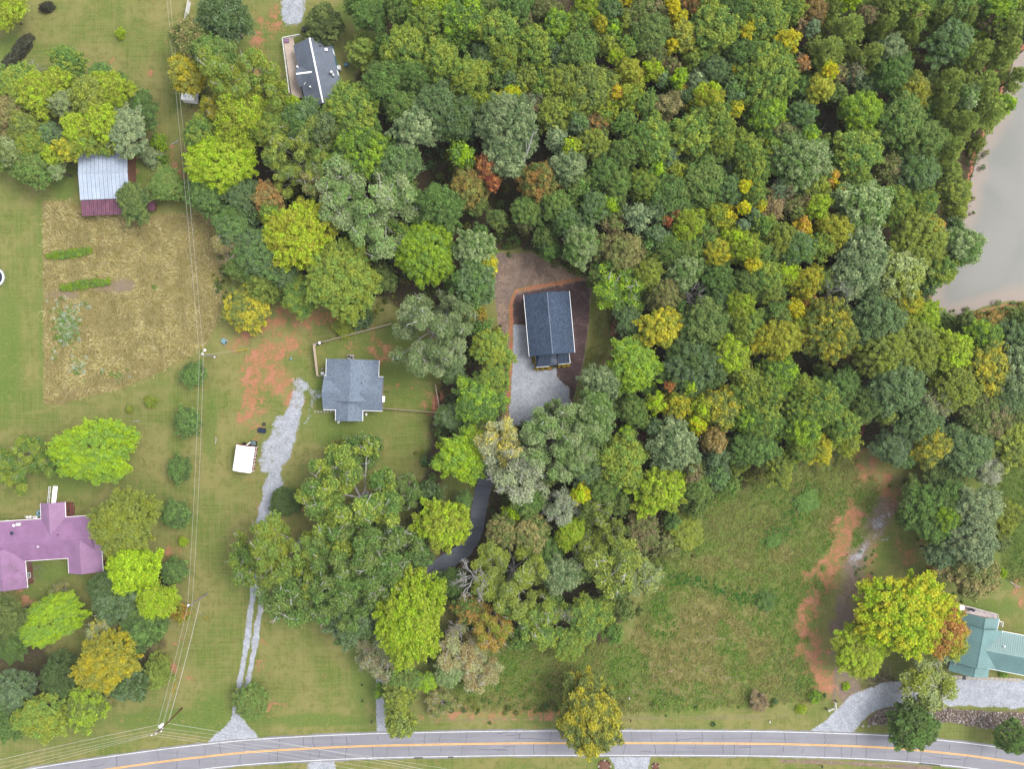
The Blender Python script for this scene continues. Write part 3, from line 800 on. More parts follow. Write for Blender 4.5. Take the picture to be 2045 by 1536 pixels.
def open_tree(seed, Rr, H, n_leaf, leaf, pad=1.15, keep=0.8, m=None):
    """spreading oak: pale limbs showing between flat pads of leaves"""
    r = np.random.default_rng(seed)
    mb = MB(); tips = []
    tr = 0.03 * H
    mb.tube([(0, 0, -0.15), (0.05, 0.02, H * 0.18), (0, 0.05, H * 0.36)], [tr * 1.3, tr, tr * 0.9], 7)
    n0 = 10
    for k in range(n0):
        a = k * 6.283 / n0 + r.uniform(-.3, .3); t = r.uniform(0.25, 1.1)
        grow(r, (0, 0.05, H * r.uniform(0.28, 0.36)), (math.cos(a), math.sin(a), t), Rr * 0.50, tr * 0.32, 3, mb, tips, 0.55, 5, 0.62, (2, 2), 0.12)
    T = np.array([t[0] for t in tips])
    q = np.hypot(T[:, 0], T[:, 1])
    s = Rr / np.percentile(q, 97)
    for i in range(len(mb.v)):
        x, y, z = mb.v[i]
        mb.v[i] = (x * s, y * s, z)
    T[:, :2] *= s
    zmax = T[:, 2].max(); zs = (H - 0.4) / zmax
    for i in range(len(mb.v)):
        x, y, z = mb.v[i]; mb.v[i] = (x, y, z * zs)
    T[:, 2] *= zs
    T = T[r.random(len(T)) < keep]
    for p in T[r.random(len(T)) < 0.35]:         # dead twigs poke out of the top
        d = np.array([r.normal(0, .6), r.normal(0, .6), .9]); q = p + d * r.uniform(.5, .9)
        mb.tube([p, q], [.07, .05], 3, cap=False).tube([q, q + d * .5 + r.normal(0, .35, 3)], [.05, .03], 3, cap=False).tube([q, q + d * .4 + r.normal(0, .4, 3)], [.045, .03], 3, cap=False)
    n = len(T)
    PR = pad * r.uniform(0.6, 1.35, n)
    lob = r.choice(n, n_leaf, p=PR**2 / (PR**2).sum())
    d = unit(r.normal(size=(n_leaf, 3)))
    sub = unit(r.normal(size=(n, 7, 3)))
    best = np.einsum('ij,ikj->ik', d, sub[lob]).max(1)
    pos = T[lob] + d * (PR[lob] * r.uniform(0.35, 1.1, n_leaf) * (0.72 + 0.36 * best))[:, None] * np.array([1, 1, 0.5])
    nrm = unit(d * 0.6 + r.normal(size=d.shape) * 0.6 + np.array([0, 0, 0.6]))
    V, F = leaf_quads(pos, nrm, leaf, r)
    lt = r.random(n)
    tone = np.stack([lt[lob], r.random(n_leaf), r.random(n_leaf), np.ones(n_leaf)], -1)
    return (V, F, np.repeat(tone, 4, 0)), mb.mesh('trunk', m)

def pine_crown(seed, Rr, H, n_whorl=9, kids=10, sprays=38):
    r = np.random.default_rng(seed)
    pos, dr, tn = [], [], []
    for w in range(n_whorl):
        f = w / (n_whorl - 1)
        z = H * (0.30 + 0.66 * f); L = Rr * (1.05 - 0.80 * f ** 1.3)
        for k in range(kids if f < 0.8 else kids - 3):
            a = r.uniform(0, 6.28); t = r.random()
            d = np.array([math.cos(a), math.sin(a), r.uniform(-0.05, 0.35) + 0.5 * f]); d /= np.linalg.norm(d)
            L2 = L * r.uniform(0.7, 1.15)
            n = int(sprays * (0.4 + 0.6 * L2 / Rr))
            u = np.sqrt(r.uniform(0.03, 1, n))
            side = np.array([-d[1], d[0], 0])
            off = r.normal(0, 1, n) * 0.20 * L2 * (0.25 + u * (1.15 - u))
            p = np.array([0, 0, z]) + d * (u * L2)[:, None] + side * off[:, None] + np.stack([0 * u, 0 * u, r.normal(0, .12, n)], -1)
            dd = unit(d + side * (np.sign(off) * r.uniform(0.2, 0.7, n))[:, None] + r.normal(0, .22, (n, 3)))
            pos.append(p); dr.append(dd); tn.append(np.full(n, t))
    p = np.concatenate(pos); d = np.concatenate(dr); tn = np.concatenate(tn); n = len(p)
    out = []
    for rep in range(3):
        dd = unit(d + r.normal(0, 0.3, d.shape))
        w = unit(np.cross(dd, r.normal(size=d.shape) * 0.5 + np.array([0, 0, 1.0])))
        s = r.uniform(0.28, 0.5, n)[:, None]
        out.append(np.stack([p - w * 0.06, p + dd * s * 0.6 - w * 0.1, p + dd * s * 1.2, p + dd * s * 0.6 + w * 0.1], 1))
    V = np.concatenate(out); k = len(V)
    tone = np.stack([np.tile(tn, 3), r.random(k), r.random(k), np.ones(k)], -1)
    return V.reshape(-1, 3), np.arange(k * 4).reshape(-1, 4), np.repeat(tone, 4, 0)

def bare_mesh(seed, Rr, H, m, depth=4, thick=1.0):
    r = np.random.default_rng(seed)
    mb = MB(); tips = []
    tr = 0.024 * H * thick
    mb.tube([(0, 0, -0.1), (0.1, 0, H * 0.2), (0, 0.1, H * 0.4)], [tr * 1.2, tr, tr * 0.85], 6)
    for k in range(7):
        a = k * 0.9 + r.uniform(-.3, .3)
        grow(r, (0, 0.1, H * r.uniform(0.3, 0.4)), (math.cos(a), math.sin(a), r.uniform(0.3, 1.3)), Rr * 0.42, tr * 0.55, depth, mb, tips, 0.5, 4, 0.66, (2, 2), 0.08, 0.66)
    T = np.array([t[0] for t in tips]); s = Rr / np.percentile(np.hypot(T[:, 0], T[:, 1]), 95); zs = H / T[:, 2].max()
    mb.v = [(x * s, y * s, z * zs) for x, y, z in mb.v]
    return mb.mesh('limbs', m)

PROTO = {}
def proto(key, Rr, H, crown, trunk):
    PROTO.setdefault(key, []).append((Rr, H, crown, trunk))
def crown_me(arr): return np_mesh('crown', arr[0], arr[1], M['leaf'], {'tone': arr[2]})
for s in range(4):      # small crowns
    proto('ms', 2.4, 11, crown_me(lobed_crown(s, 2.4, 11, 2.7, 0.46, 70, 6500, 0.175, 0.30)), trunk_mesh(s, 11, 3.0, 2.4, M['bark']))
for s in range(5):      # ordinary woodland crowns
    proto('mm', 4.4, 13, crown_me(lobed_crown(10 + s, 4.4, 13, 3.9, 0.52 + 0.07 * (s % 3), 190, 21000, 0.18, 0.24)), trunk_mesh(10 + s, 13, 3.9, 4.4, M['bark']))
for s in range(4):      # big spreading crowns
    proto('ml', 7.2, 16, crown_me(lobed_crown(20 + s, 7.2, 16, 4.8, 0.58, 480, 50000, 0.185, 0.17)), trunk_mesh(20 + s, 16, 5.4, 7.2, M['bark']))
for s in range(3):      # tight even crowns
    proto('ds', 2.4, 9, crown_me(lobed_crown(40 + s, 2.4, 9, 2.9, 0.55, 60, 6000, 0.17, 0.10)), trunk_mesh(40 + s, 9, 2.9, 2.4, M['bark']))
    proto('dm', 4.6, 11, crown_me(lobed_crown(50 + s, 4.6, 11, 4.6, 0.6, 190, 20000, 0.18, 0.12, stretch=0.3)), trunk_mesh(50 + s, 11, 4.6, 4.6, M['bark']))
for s in range(2):
    proto('dl', 7.2, 14, crown_me(lobed_crown(60 + s, 7.2, 14, 6.4, 0.72, 380, 46000, 0.19, 0.14, stretch=0.25)), trunk_mesh(60 + s, 14, 6.4, 7.2, M['bark']))
for s in range(3):
    c, t = open_tree(70 + s, 5.0, 13, 18000, 0.185, 1.05, 1.0, M['barkpale']); proto('om', 5.0, 13, crown_me(c), t)
    c, t = open_tree(80 + s, 8.6, 16, 48000, 0.19, 1.22, 1.0, M['barkpale']); proto('ol', 8.6, 16, crown_me(c), t)
for s in range(4):
    proto('p', 3.6, 13, crown_me(pine_crown(90 + s, 3.6, 13)), trunk_mesh(90 + s, 13, 8, 0.8, M['bark']))
for s in range(3):      # shrubs leafy down to the ground
    proto('b', 2.2, 2.8, crown_me(lobed_crown(100 + s, 2.2, 2.8, 2.1, 0.55, 44, 4600, 0.16, 0.22, -0.5)), trunk_mesh(100 + s, 2.8, 2.0, 2.0, M['bark']))
for s in range(3):
    proto('x', 3.8, 10, bare_mesh(110 + s, 3.8, 10, M['barkpale'], 4), None)
proto('v', 4.2, 5.0, bare_mesh(120, 4.2, 5.0, M['twig'], 5, 0.45), None)
# ------------------------------------------------------------------ every tree of the photo:  x y radius colours style [height]
# x y r in photo pixels, colours = main + tinge, style m billowing / d tight / o open / p pine / b shrub / x bare
TREES = """
8 20 35 YL m 8;44 168 40 GY m 9;79 188 42 YL m 10;132 209 24 PO m 10;124 162 28 YL m 9;26 185 25 YG m 8;18 226 36 TO m 9;53 259 32 OY m 10;188 191 42 YO m 11
224 182 38 YL m 10.5;212 247 40 YL m 11.5;162 259 35 YL m 11;173 285 26 YG m 10;256 265 42 PB m 11;282 222 34 gG m 8;265 303 14 GL m 6;109 271 22 BG m 9;138 297 24 YE m 9.5;109 308 20 YL m 8.5
214 294 20 YG m 8;65 288 30 YG m 10;30 306 30 OP m 10;65 332 38 GO m 9;115 338 18 PG m 7;6 318 25 GY m 7;138 124 31 GY m 9;204 154 26 gG m 7;236 162 16 gG m 6;68 136 20 XX x 4
316 284 15 LG b 2.6;302 312 20 PB b 2.2;325 318 9 GL b 1.6;334 368 32 GO m 6;268 404 34 gO m 6.5;240 65 9 LY b 1.6
390 80 42 OT m 11;375 150 36 EO m 11;450 32 46 gB m 13;430 112 40 GO m 13;478 150 74 YG o 16;480 235 46 YL m 14;428 222 26 YE o 11;405 268 34 GY m 11;470 280 30 gG m 9;443 322 60 LY m 12
415 386 40 gG m 9;488 392 32 Bg m 10;470 435 32 gG m 9;505 425 24 gB m 9;538 399 30 TR m 11;545 263 36 YG m 12;592 304 60 OY o 15;633 361 30 OT o 13;606 243 40 GB m 13;655 258 32 OB m 13
590 213 17 LY m 8;658 331 25 LG m 11;545 430 26 YG m 11;598 469 62 EL m 14;469 453 36 BG m 9;466 483 34 TN o 8;537 502 54 BG m 11;562 542 30 gB m 9;524 568 36 gK p 9;491 617 45 OE d 6
488 529 32 OG m 7;573 581 22 OG b 4;600 590 34 GY m 8;682 557 67 YG m 13;716 634 24 gB b 4;768 552 26 Og m 8;685 655 18 YO b 2;640 320 26 OG m 11
705 225 52 GY m 14;645 45 38 KO d 7;730 100 42 OK p 7;735 18 40 GK m 11;690 330 20 GO m 11
770 165 40 GK m 14;829 160 33 GK m 14;790 157 26 gG m 13;806 216 30 GO m 14;730 306 52 GL m 15;795 335 42 BG m 14;742 400 88 PG o 18;832 255 42 BP m 15;871 210 42 Bg m 15;915 240 38 gB m 14
925 315 25 GL m 13;972 335 22 DR m 13;982 368 15 DR m 11.5;936 372 40 RO d 12;880 415 42 Gg m 14;850 440 28 gG m 11;852 504 54 LG m 14;948 500 38 GP m 14;948 562 48 GB m 14;975 532 22 YE m 12
942 636 26 ER b 5;860 660 86 Pg o 17;983 700 40 YG m 11;983 758 34 GY m 10;900 735 30 gB m 7;956 803 48 GL m 11;904 832 30 gB m 7;926 911 50 LG m 12;860 985 24 gB m 6;926 1000 18 gG m 6;886 1046 50 YL m 12;958 660 24 gG m 6
815 96 45 GY m 14;855 47 38 YG m 14;862 8 36 LY m 14;808 18 30 GO m 13;925 38 42 GL m 15;972 20 25 Og m 12;1028 20 34 Gg m 14;998 66 42 GY m 15;1012 118 30 YG m 14;1068 98 38 GY m 15
1112 60 31 GL m 14;1050 47 18 NO m 11;1082 15 32 NO m 12;885 127 40 GY m 14.5;934 155 38 YG m 15;916 92 22 gG m 11;968 122 28 gB m 12;990 157 22 OG m 12;1024 172 26 BG m 12;1052 160 25 OY m 13
1084 176 24 GY m 13;1117 166 32 OY m 14;1103 112 20 Bg m 12;958 206 26 YG m 12;988 214 24 EL m 13;1024 198 20 EL m 13;1015 250 56 BP m 17;1015 300 46 BP m 15;1062 212 22 BN m 13;1103 231 35 OY m 14
1171 18 28 YL m 14;1213 24 30 GB m 14;1248 12 20 EO m 13;1290 28 45 ON m 14;1297 72 42 Og m 15;1197 56 13 EE m 15.5;1155 55 28 GY m 14;1157 100 38 GO m 14;1213 95 20 OY m 13;1223 68 16 GL m 13
1248 54 14 YO m 13;1253 98 22 GY m 14;1302 110 30 NO m 13;1338 23 14 EE m 15;1361 76 27 EO m 14;1350 48 15 EY m 13;1338 100 14 EY m 13;1389 12 28 NR m 12;1424 62 50 GY m 15;1467 18 32 Gg m 14
1478 47 25 GY m 13;1484 74 14 EY m 14;1228 118 16 YL m 13;1256 148 24 EY m 14;1255 198 26 YG m 14;1180 183 48 OY m 14;1230 194 12 ER m 14;1302 148 20 YL m 13;1319 164 15 BG m 12;1338 140 22 NO m 12
1352 162 16 LG m 13;1380 128 28 OG p 13;1424 146 28 Bg m 14;1389 172 24 BP m 13;1368 200 18 Bg m 12;1359 188 13 EN m 11;1413 199 36 EL d 15.5;1330 215 24 NT m 13;1211 227 26 YG m 13;1193 250 24 NR m 12
1150 250 22 BG m 13;1146 221 24 GY m 13;1290 212 24 GO m 13;1245 250 26 GO m 13;1300 285 44 GY m 15;1379 272 46 GY m 15;1422 245 40 GY m 15;1462 190 26 GB m 14;1464 223 16 YE m 13;1464 147 12 EY m 12;1478 112 32 Gg m 14
1527 44 45 GY m 14.5;1576 23 28 GY m 14;1618 25 28 RN m 13;1595 61 16 NT m 12;1612 66 13 BB m 13;1567 92 22 EY m 15;1530 150 58 GY m 16;1590 136 14 NR m 14;1660 14 28 OG p 13;1690 8 16 LY m 13
1690 61 42 OG p 15;1649 105 42 OG p 15;1766 52 30 OK p 14;1768 8 40 OG p 14;1725 38 17 NO m 12;1771 105 28 BP m 14;1815 61 32 OG p 14;1815 42 10 NT m 13;1733 115 36 OG p 15;1780 148 36 Gg m 14
1632 180 25 EY m 14;1646 152 15 EL m 14.5;1666 154 18 NO m 12;1698 150 20 BN m 12;1719 227 38 LG m 13;1815 183 34 EO m 13;1597 236 28 GB m 14;1527 232 36 GL m 14.5;1797 246 46 GO m 15;1591 180 22 gG m 12
1664 190 18 OG m 11;1820 12 40 GY m 14;1870 31 30 OG p 14;1905 12 35 OG m 14;1922 38 28 OL p 14;1986 14 36 GL m 14;1972 48 20 NO m 12;1893 88 40 GB m 15;1951 105 32 YO p 14;2007 57 42 OG p 14
2007 97 34 OG p 12;2033 20 36 OG p 13;1893 166 36 GO p 14;1922 108 24 OG p 14;1928 197 20 GP m 12;1885 210 24 OG p 14;1963 172 38 OG p 13;1978 220 38 GO p 11;1920 246 36 OG p 13;2030 152 26 YO p 9
2006 206 18 LG m 7;1842 280 38 GO m 14;1707 308 45 GY m 14.5;1895 294 32 OG p 13;1768 341 25 ON m 12;1828 345 38 GB m 13;1895 345 32 ON p 10;1724 410 50 GP m 15;1784 410 34 YG m 13;1835 410 28 GY m 12
1905 385 28 OY m 9;1905 425 26 OY m 8;1832 480 52 YO m 14;1850 462 26 ER m 13;1717 500 46 BP m 15;1663 465 33 EY m 14;1917 493 38 GP m 13;1870 540 34 GY m 12;1951 286 14 YO b 3;1935 245 20 OG p 9
1187 293 33 OY m 14;1140 300 20 YL m 13.5;1137 337 35 BP m 14;1110 283 22 BP m 14;1245 309 32 OG m 14;1332 318 20 BB m 13;1205 347 32 Gg m 14;1231 370 32 OG m 14;1283 372 28 YG m 14.5;1308 347 20 GL m 13
1344 347 22 YO m 13;1400 365 45 GO m 15;1440 290 30 YG m 14;1158 373 25 OG m 13;1114 410 30 OG m 13;1080 364 42 OR d 14;1215 408 20 LG m 13;1187 416 32 GB m 14;1268 436 26 BP m 14.5;1336 396 40 gG m 14
1306 429 22 Bg m 13;1346 431 15 RD m 13;1328 446 9 RD m 12;1222 448 22 ON m 13;1372 452 32 YL m 14;1161 490 38 GP m 14;1198 492 22 ON m 12;1248 504 42 TO d 14;1309 475 25 BG m 13;1135 443 28 GB m 13
1418 431 25 YG m 13;1442 436 22 YE m 13;1411 469 22 OG m 13;1336 498 30 GO m 13;1428 504 30 YE m 13.5;1450 382 30 BG m 14;1055 420 30 OG m 11;1045 445 16 NO o 9;1090 470 24 gO m 9;1100 500 18 gG m 8;1375 500 26 OG m 13
1488 304 35 GY m 14.5;1537 297 20 YG m 13;1563 274 25 NO m 13;1598 326 54 GP m 16;1607 274 18 GL m 14;1638 283 20 YO p 13;1499 345 32 GY m 14;1501 389 28 GY m 14;1478 378 11 EL m 14.5;1553 390 24 BN m 13
1621 378 26 YO m 14;1652 358 14 ER m 13;1708 365 28 GY m 14;1670 382 12 ER m 12;1535 418 26 TN m 13.5;1586 414 26 ON m 13;1625 414 25 LY m 14;1478 421 11 EL m 14;1511 417 11 EY m 13.5;1476 455 11 BB m 13
1499 433 13 BG m 13;1520 455 24 GY m 13.5;1555 480 34 YO m 14;1595 457 18 ER m 13;1590 498 32 GB m 14.5;1630 494 26 YG m 13.5;1485 495 34 YL m 14;1459 482 24 YL m 13.5;1520 512 24 GO m 13;1780 300 26 OK m 10
1238 567 54 GL o 12;1293 546 30 YO m 13;1328 588 32 TO d 13;1367 543 34 GP m 13.5;1389 585 26 XX x 15.5;1257 641 30 Bg m 10;1318 656 40 YE m 13;1358 648 20 PB m 10;1407 648 46 gO m 14;1431 560 32 Gg m 14
1473 612 30 YL m 14;1487 653 35 YG m 13.5;1494 567 30 OG m 13;1498 534 16 EY m 14;1432 602 22 BG m 12;1267 733 52 LG m 14;1381 738 54 gB m 15;1454 712 38 YL m 14;1206 763 38 BP m 13;1484 752 25 YO m 13.5
1520 678 30 YE m 13.5;1372 772 12 LY m 14.5;1334 771 8 RD m 13;1526 556 38 GY m 14;1566 551 25 YL m 13.5;1608 564 30 YE m 14;1535 580 28 OY m 13.5;1671 585 34 XX x 17;1712 540 46 BP m 14;1727 582 28 Bg m 12
1795 545 48 YP m 14;1582 620 20 EY m 13;1552 627 26 OG m 13;1612 604 13 NR m 11;1591 652 22 YG m 13;1653 660 52 OE m 16;1750 640 46 Bg m 15;1805 606 32 YE m 11;1834 632 34 LY m 11;1558 675 40 EY m 14.5
1688 717 20 RN o 8;1648 740 18 OY p 8;1695 750 18 NO m 9;1770 703 52 YO m 15;1552 747 32 GL m 14;1675 775 36 Gg m 12;1645 560 26 OG m 12
1263 822 32 GO m 13.5;1307 806 18 YL m 13.5;1351 810 28 YE m 14;1394 815 22 YL m 14;1386 846 18 EL m 13;1436 813 38 OE m 14;1422 880 25 RT d 13.5;1347 890 47 BP m 15;1304 853 18 Bg m 12;1276 870 18 DN o 8
1248 862 14 GL m 11;1241 918 45 YG m 14;1429 912 27 Bg m 12;1429 947 26 BG m 11;1464 942 18 YO p 9;1482 897 30 gG m 13;1316 976 48 YL m 13;1382 937 22 ON m 12;1389 972 28 OG m 11;1176 937 34 gB m 12
1202 978 28 OG m 12;1159 983 19 EL m 12;1482 787 32 GY m 14;1490 838 28 GL m 13.5;1528 775 36 GY m 14;1562 745 20 GL m 14;1598 777 28 YG m 13.5;1635 810 40 GY m 14;1581 820 28 GY m 13.5;1520 835 40 GY m 14
1677 847 32 GY m 13;1598 856 36 GL m 14;1686 884 27 YO m 10;1506 890 40 gG m 13;1598 896 28 YG m 12;1633 892 28 YE m 11;1555 933 32 OY m 10;1485 924 20 OG p 10;1729 806 32 gO m 12;1768 830 18 OY m 11;1788 770 50 Bg m 15
1818 694 52 YO m 14.5;1890 702 42 YL m 14;1961 675 32 GL m 11;1890 660 34 OG b 4;1990 650 38 OR m 8;2026 678 36 Bg m 11;1965 738 48 OE m 13.5;1905 774 42 YO m 13.5;1857 810 30 PN o 13;2026 745 44 BP m 14
2004 792 36 Bg m 12;1965 828 48 ON m 12;1830 837 40 Bg m 13;1940 860 34 gO m 10;1785 891 35 Bg m 10;1853 889 36 OE m 12;1806 910 22 GB m 9;1928 892 46 Bg m 11;2018 884 44 OY m 10;1972 942 28 WP o 9
1884 948 36 gO m 7;1873 1024 62 GK m 12;1880 1030 30 LG m 13;1944 1015 42 PB m 14;1939 1080 48 PB m 14;1995 1030 38 YK m 10;1990 1080 24 OK m 7;1877 1107 28 Bg m 10;1939 1146 48 OT m 11;2003 1145 8 LL b 1.6;1825 975 20 OG m 5;1810 1030 22 gO m 6
1112 884 80 PG o 18;1185 845 44 GP m 15;1000 885 50 WE o 16;1036 948 48 WP o 15;1106 815 20 GP o 12;1188 815 38 GP m 14;1026 1022 20 LY m 9;1122 1010 32 WB o 12;1052 998 34 GO m 11;1192 1021 30 OY o 12;1150 900 40 PG m 14
1006 1060 30 OT m 11;1060 1064 34 OT m 11;1024 1150 68 YO o 14;943 1160 40 XX x 16;1118 1146 34 BP m 12;1179 1097 28 YO o 12;1222 1067 24 YO o 12;1217 1126 52 OY o 13;1274 1146 38 PY o 11;1139 1063 28 LY m 10
1280 1060 36 ON m 9;1321 1076 34 NO b 5;936 1216 28 GR m 9;981 1255 34 YR o 10;909 1256 18 XX x 9;918 1305 42 TP o 7;958 1340 38 TP o 6;900 1340 30 PG m 6;883 1405 26 OT o 4;1082 1243 42 GY o 10;1179 1231 40 GY m 9
1141 1280 34 YG m 8;1037 1272 26 GO m 7;906 1165 28 gG m 6;1132 1229 16 XX x 13;1370 1060 34 YO m 6;1230 1180 26 Og m 8;1090 1105 30 gG m 9
720 902 38 GO o 9;670 900 17 OR b 3;707 1004 98 GY o 17;571 1105 76 YG o 16;497 1118 40 GY o 11;695 1115 76 GO o 17;769 1100 54 GO o 15;584 1190 54 GO o 13;683 1190 64 GO o 16;707 1236 48 gB m 12;752 1152 44 GO o 14
569 1004 30 gK d 4;811 985 30 GO o 9;835 1110 28 gG m 9;820 1235 66,88,0 LY m 15;758 1318 38 PN o 8;802 1354 32 OG m 8;796 1394 32 OY m 9;802 1443 28 OY m 10;761 1379 13 GL m 5;852 1361 20 LG m 5
268 1135 48 LL m 12;248 1045 62 YO m 12;235 1192 58 gB d 11;312 1200 36 LY m 10;283 1246 44 gG d 10;208 1263 28 PE o 9;215 1320 66,50,25 EO m 12;98 1241 78,38,30 LG m 7;120 1184 18 OT o 4;120 1354 42 gK d 9
88 1430 48 YG m 10;172 1414 40 OL m 9;248 1366 38 gB d 9;312 1344 33 KG p 5;16 1232 35 OK m 9;24 1290 30 GK m 8;20 1384 40 Bg d 10;16 1446 30 Gg m 8;250 1300 30 gG m 9
347 1141 25 gG d 4;352 1028 27 gG d 4;357 937 24 gG d 3.6;376 842 27 gG d 4;388 748 24 gG d 3.6;365 1082 8 LY b 1.6;300 802 11 YG b 1.8;362 1226 16 YR b 3;258 818 8 YO b 1
188 900 84,56,0 LG m 10;30 922 60 GY o 8;500 1405 34 OG d 5;1180 1436 64,80,8 OE d 13;1827 1453 48 GK d 9;2026 1478 32 GK d 8;1812 1226 84 LE m 14;1874 1258 50 RL m 13.5;1722 1292 54 YL m 9;1890 1278 38 YO o 11;1850 1366 50 YP o 9
1772 1362 42 XX v 3;1690 1372 7 LL b 1;1517 1402 18 NT o 2;1628 1392 12 GL b 1.5;1530 1200 18 Gg b 1.2;1612 1002 22 GG b 0.9;1545 1080 14 GG b .9;1600 1418 9 LY b 1;34 1150 36 XX v 7;60 1140 26 XX v 5;2003 1345 8 GL b 1
"""
PAL = {'G': ((108, 142, 68), 'mid-green'), 'g': ((92, 116, 64), 'deep green'), 'B': ((114, 136, 98), 'bluish green'), 'P': ((158, 172, 122), 'pale sage'),
       'O': ((122, 138, 72), 'olive'), 'Y': ((152, 164, 56), 'yellow-green'), 'L': ((156, 188, 30), 'lime'), 'E': ((198, 186, 40), 'golden yellow'), 'R': ((184, 134, 70), 'orange'),
       'N': ((134, 116, 88), 'brownish grey'), 'T': ((168, 152, 100), 'tan'), 'D': ((132, 62, 58), 'crimson'), 'K': ((78, 92, 52), 'blackish green'), 'W': ((182, 186, 158), 'whitish'), 'X': ((170, 165, 160), 'bare grey')}
TINGE = {'G': 'green', 'g': 'dark green', 'B': 'blue-green', 'P': 'pale', 'O': 'olive', 'Y': 'yellowish', 'L': 'lime', 'E': 'gold', 'R': 'orange', 'N': 'brown', 'T': 'tan', 'D': 'red', 'K': 'dark', 'W': 'white', 'X': ''}
LEAF_F = 2.25
PAL['p'] = ((140, 156, 70), ''); PAL['q'] = ((122, 146, 62), ''); PAL['m'] = ((112, 144, 68), '')
def leafcol(k): return [v * ALB * LEAF_F for v in lin(PAL[k][0])] + [1.0]

trees = []
for line in TREES.strip().splitlines():
    for e in line.split(';'):
        q = e.split()
        rs = [float(v) for v in q[2].split(',')]
        trees.append(dict(x=float(q[0]), y=float(q[1]), r=rs[0], ry=rs[1] if len(rs) > 1 else rs[0], ang=rs[2] if len(rs) > 2 else None,
                          c=q[3], s=q[4], h=float(q[5]) if len(q) > 5 else 12.0))

# ------------------------------------------------------------------ which one is it: labels from look and surroundings
MARKS = [('the slate-roofed trailer house', 628, 148), ('the pale grey house', 703, 780), ('the dark-roofed new house', 1097, 648), ('the metal barn', 207, 355), ('the purple roof', 95, 1080),
         ('the green-roofed house', 1958, 1300), ('the white arched shed', 493, 914), ('the crimson tree', 974, 345), ('the bright yellow yard tree', 598, 469), ('the solid yellow woodland crown', 1413, 199),
         ('the rusty tan round tree', 1422, 880), ('the bleached snag near the pond', 1671, 585), ('the bleached snag by the dark drive', 943, 1160), ('the orange crown over the green roof', 1874, 1258),
         ('the roadside gold and green tree', 1180, 1436), ('the brown clearing in the woods', 1645, 245), ('the dull red-brown crown', 1193, 250), ('the rust-orange crown at the top edge', 1618, 25),
         ('the small gold crown near the top', 1197, 56), ('the tan crown behind the new house', 1248, 504), ('the blue-green crown beside the mulch', 1257, 641), ('the red beam', 1722, 857),
         ('the big lime tree by the drive', 820, 1235), ('the hay field', 265, 590), ('the plank-fenced yard corner', 624, 688), ('the pond inlet', 1885, 625), ('the giant pale tree below the gravel court', 1112, 884),
         ('the stub of rust-red leaves', 1346, 431), ('the grey brush heap crown', 1389, 585), ('the streetlight pole', 415, 708), ('the leaning pole', 394, 1202), ('the transformer pole', 335, 1444)]
HAND = {(974, 335): None}
def said(t):
    a, b = t['c']
    if t['s'] in 'xv': return 'bare grey'
    if a == b or TINGE[b] in PAL[a][1]: return PAL[a][1]
    return PAL[a][1] + ' ' + TINGE[b] + '-tinged'
FORM = {'m': 'billowing tree', 'd': 'tight round tree', 'o': 'open-branched tree', 'p': 'feathery pine', 'b': 'low shrub', 'x': 'dead tree', 'v': 'twiggy shrub'}
def size(t):
    r = t['r']
    return 'tiny' if r < 12 else 'small' if r < 23 else 'medium' if r < 38 else 'large' if r < 60 else 'huge'
def sector(t, mk):
    dx, dy = t['x'] - mk[1], t['y'] - mk[2]
    d = math.hypot(dx, dy)
    if d < 12: return None
    a = math.degrees(math.atan2(dy, dx)) % 360
    return ['right of', 'below and right of', 'below', 'below and left of', 'left of', 'above and left of', 'above', 'above and right of'][int(((a + 22.5) % 360) // 45)]
def label_all(ts):
    for t in ts: t['d'] = (size(t), said(t), FORM[t['s']])
    used = set()
    for t in ts:
        near = sorted(MARKS, key=lambda m: math.hypot(t['x'] - m[1], t['y'] - m[2]))
        got = None
        for mk in near[:14]:
            s = sector(t, mk)
            if s is None: continue
            peers = [q for q in ts if q['d'] == t['d'] and sector(q, mk) == s]
            peers.sort(key=lambda q: math.hypot(q['x'] - mk[1], q['y'] - mk[2]))
            rank = [id(q) for q in peers].index(id(t))
            if rank == 0:
                lab = '%s %s %s %s %s' % (*t['d'], ('nearest ' if len(peers) > 1 else '') + s, mk[0])
                if lab not in used and len(lab.split()) <= 15: got = lab; break
        if got is None:
            for mk in near:
                s = sector(t, mk)
                if s is None: continue
                peers = [q for q in ts if q['d'] == t['d'] and sector(q, mk) == s]
                peers.sort(key=lambda q: math.hypot(q['x'] - mk[1], q['y'] - mk[2]))
                rank = [id(q) for q in peers].index(id(t))
                w = ['first', 'second', 'third', 'fourth', 'fifth', 'sixth'][min(rank, 5)]
                lab = '%s %s %s, %s one %s %s' % (*t['d'], w, s, mk[0])
                if lab not in used and len(lab.split()) <= 15: got = lab; break
        used.add(got); t['label'] = got
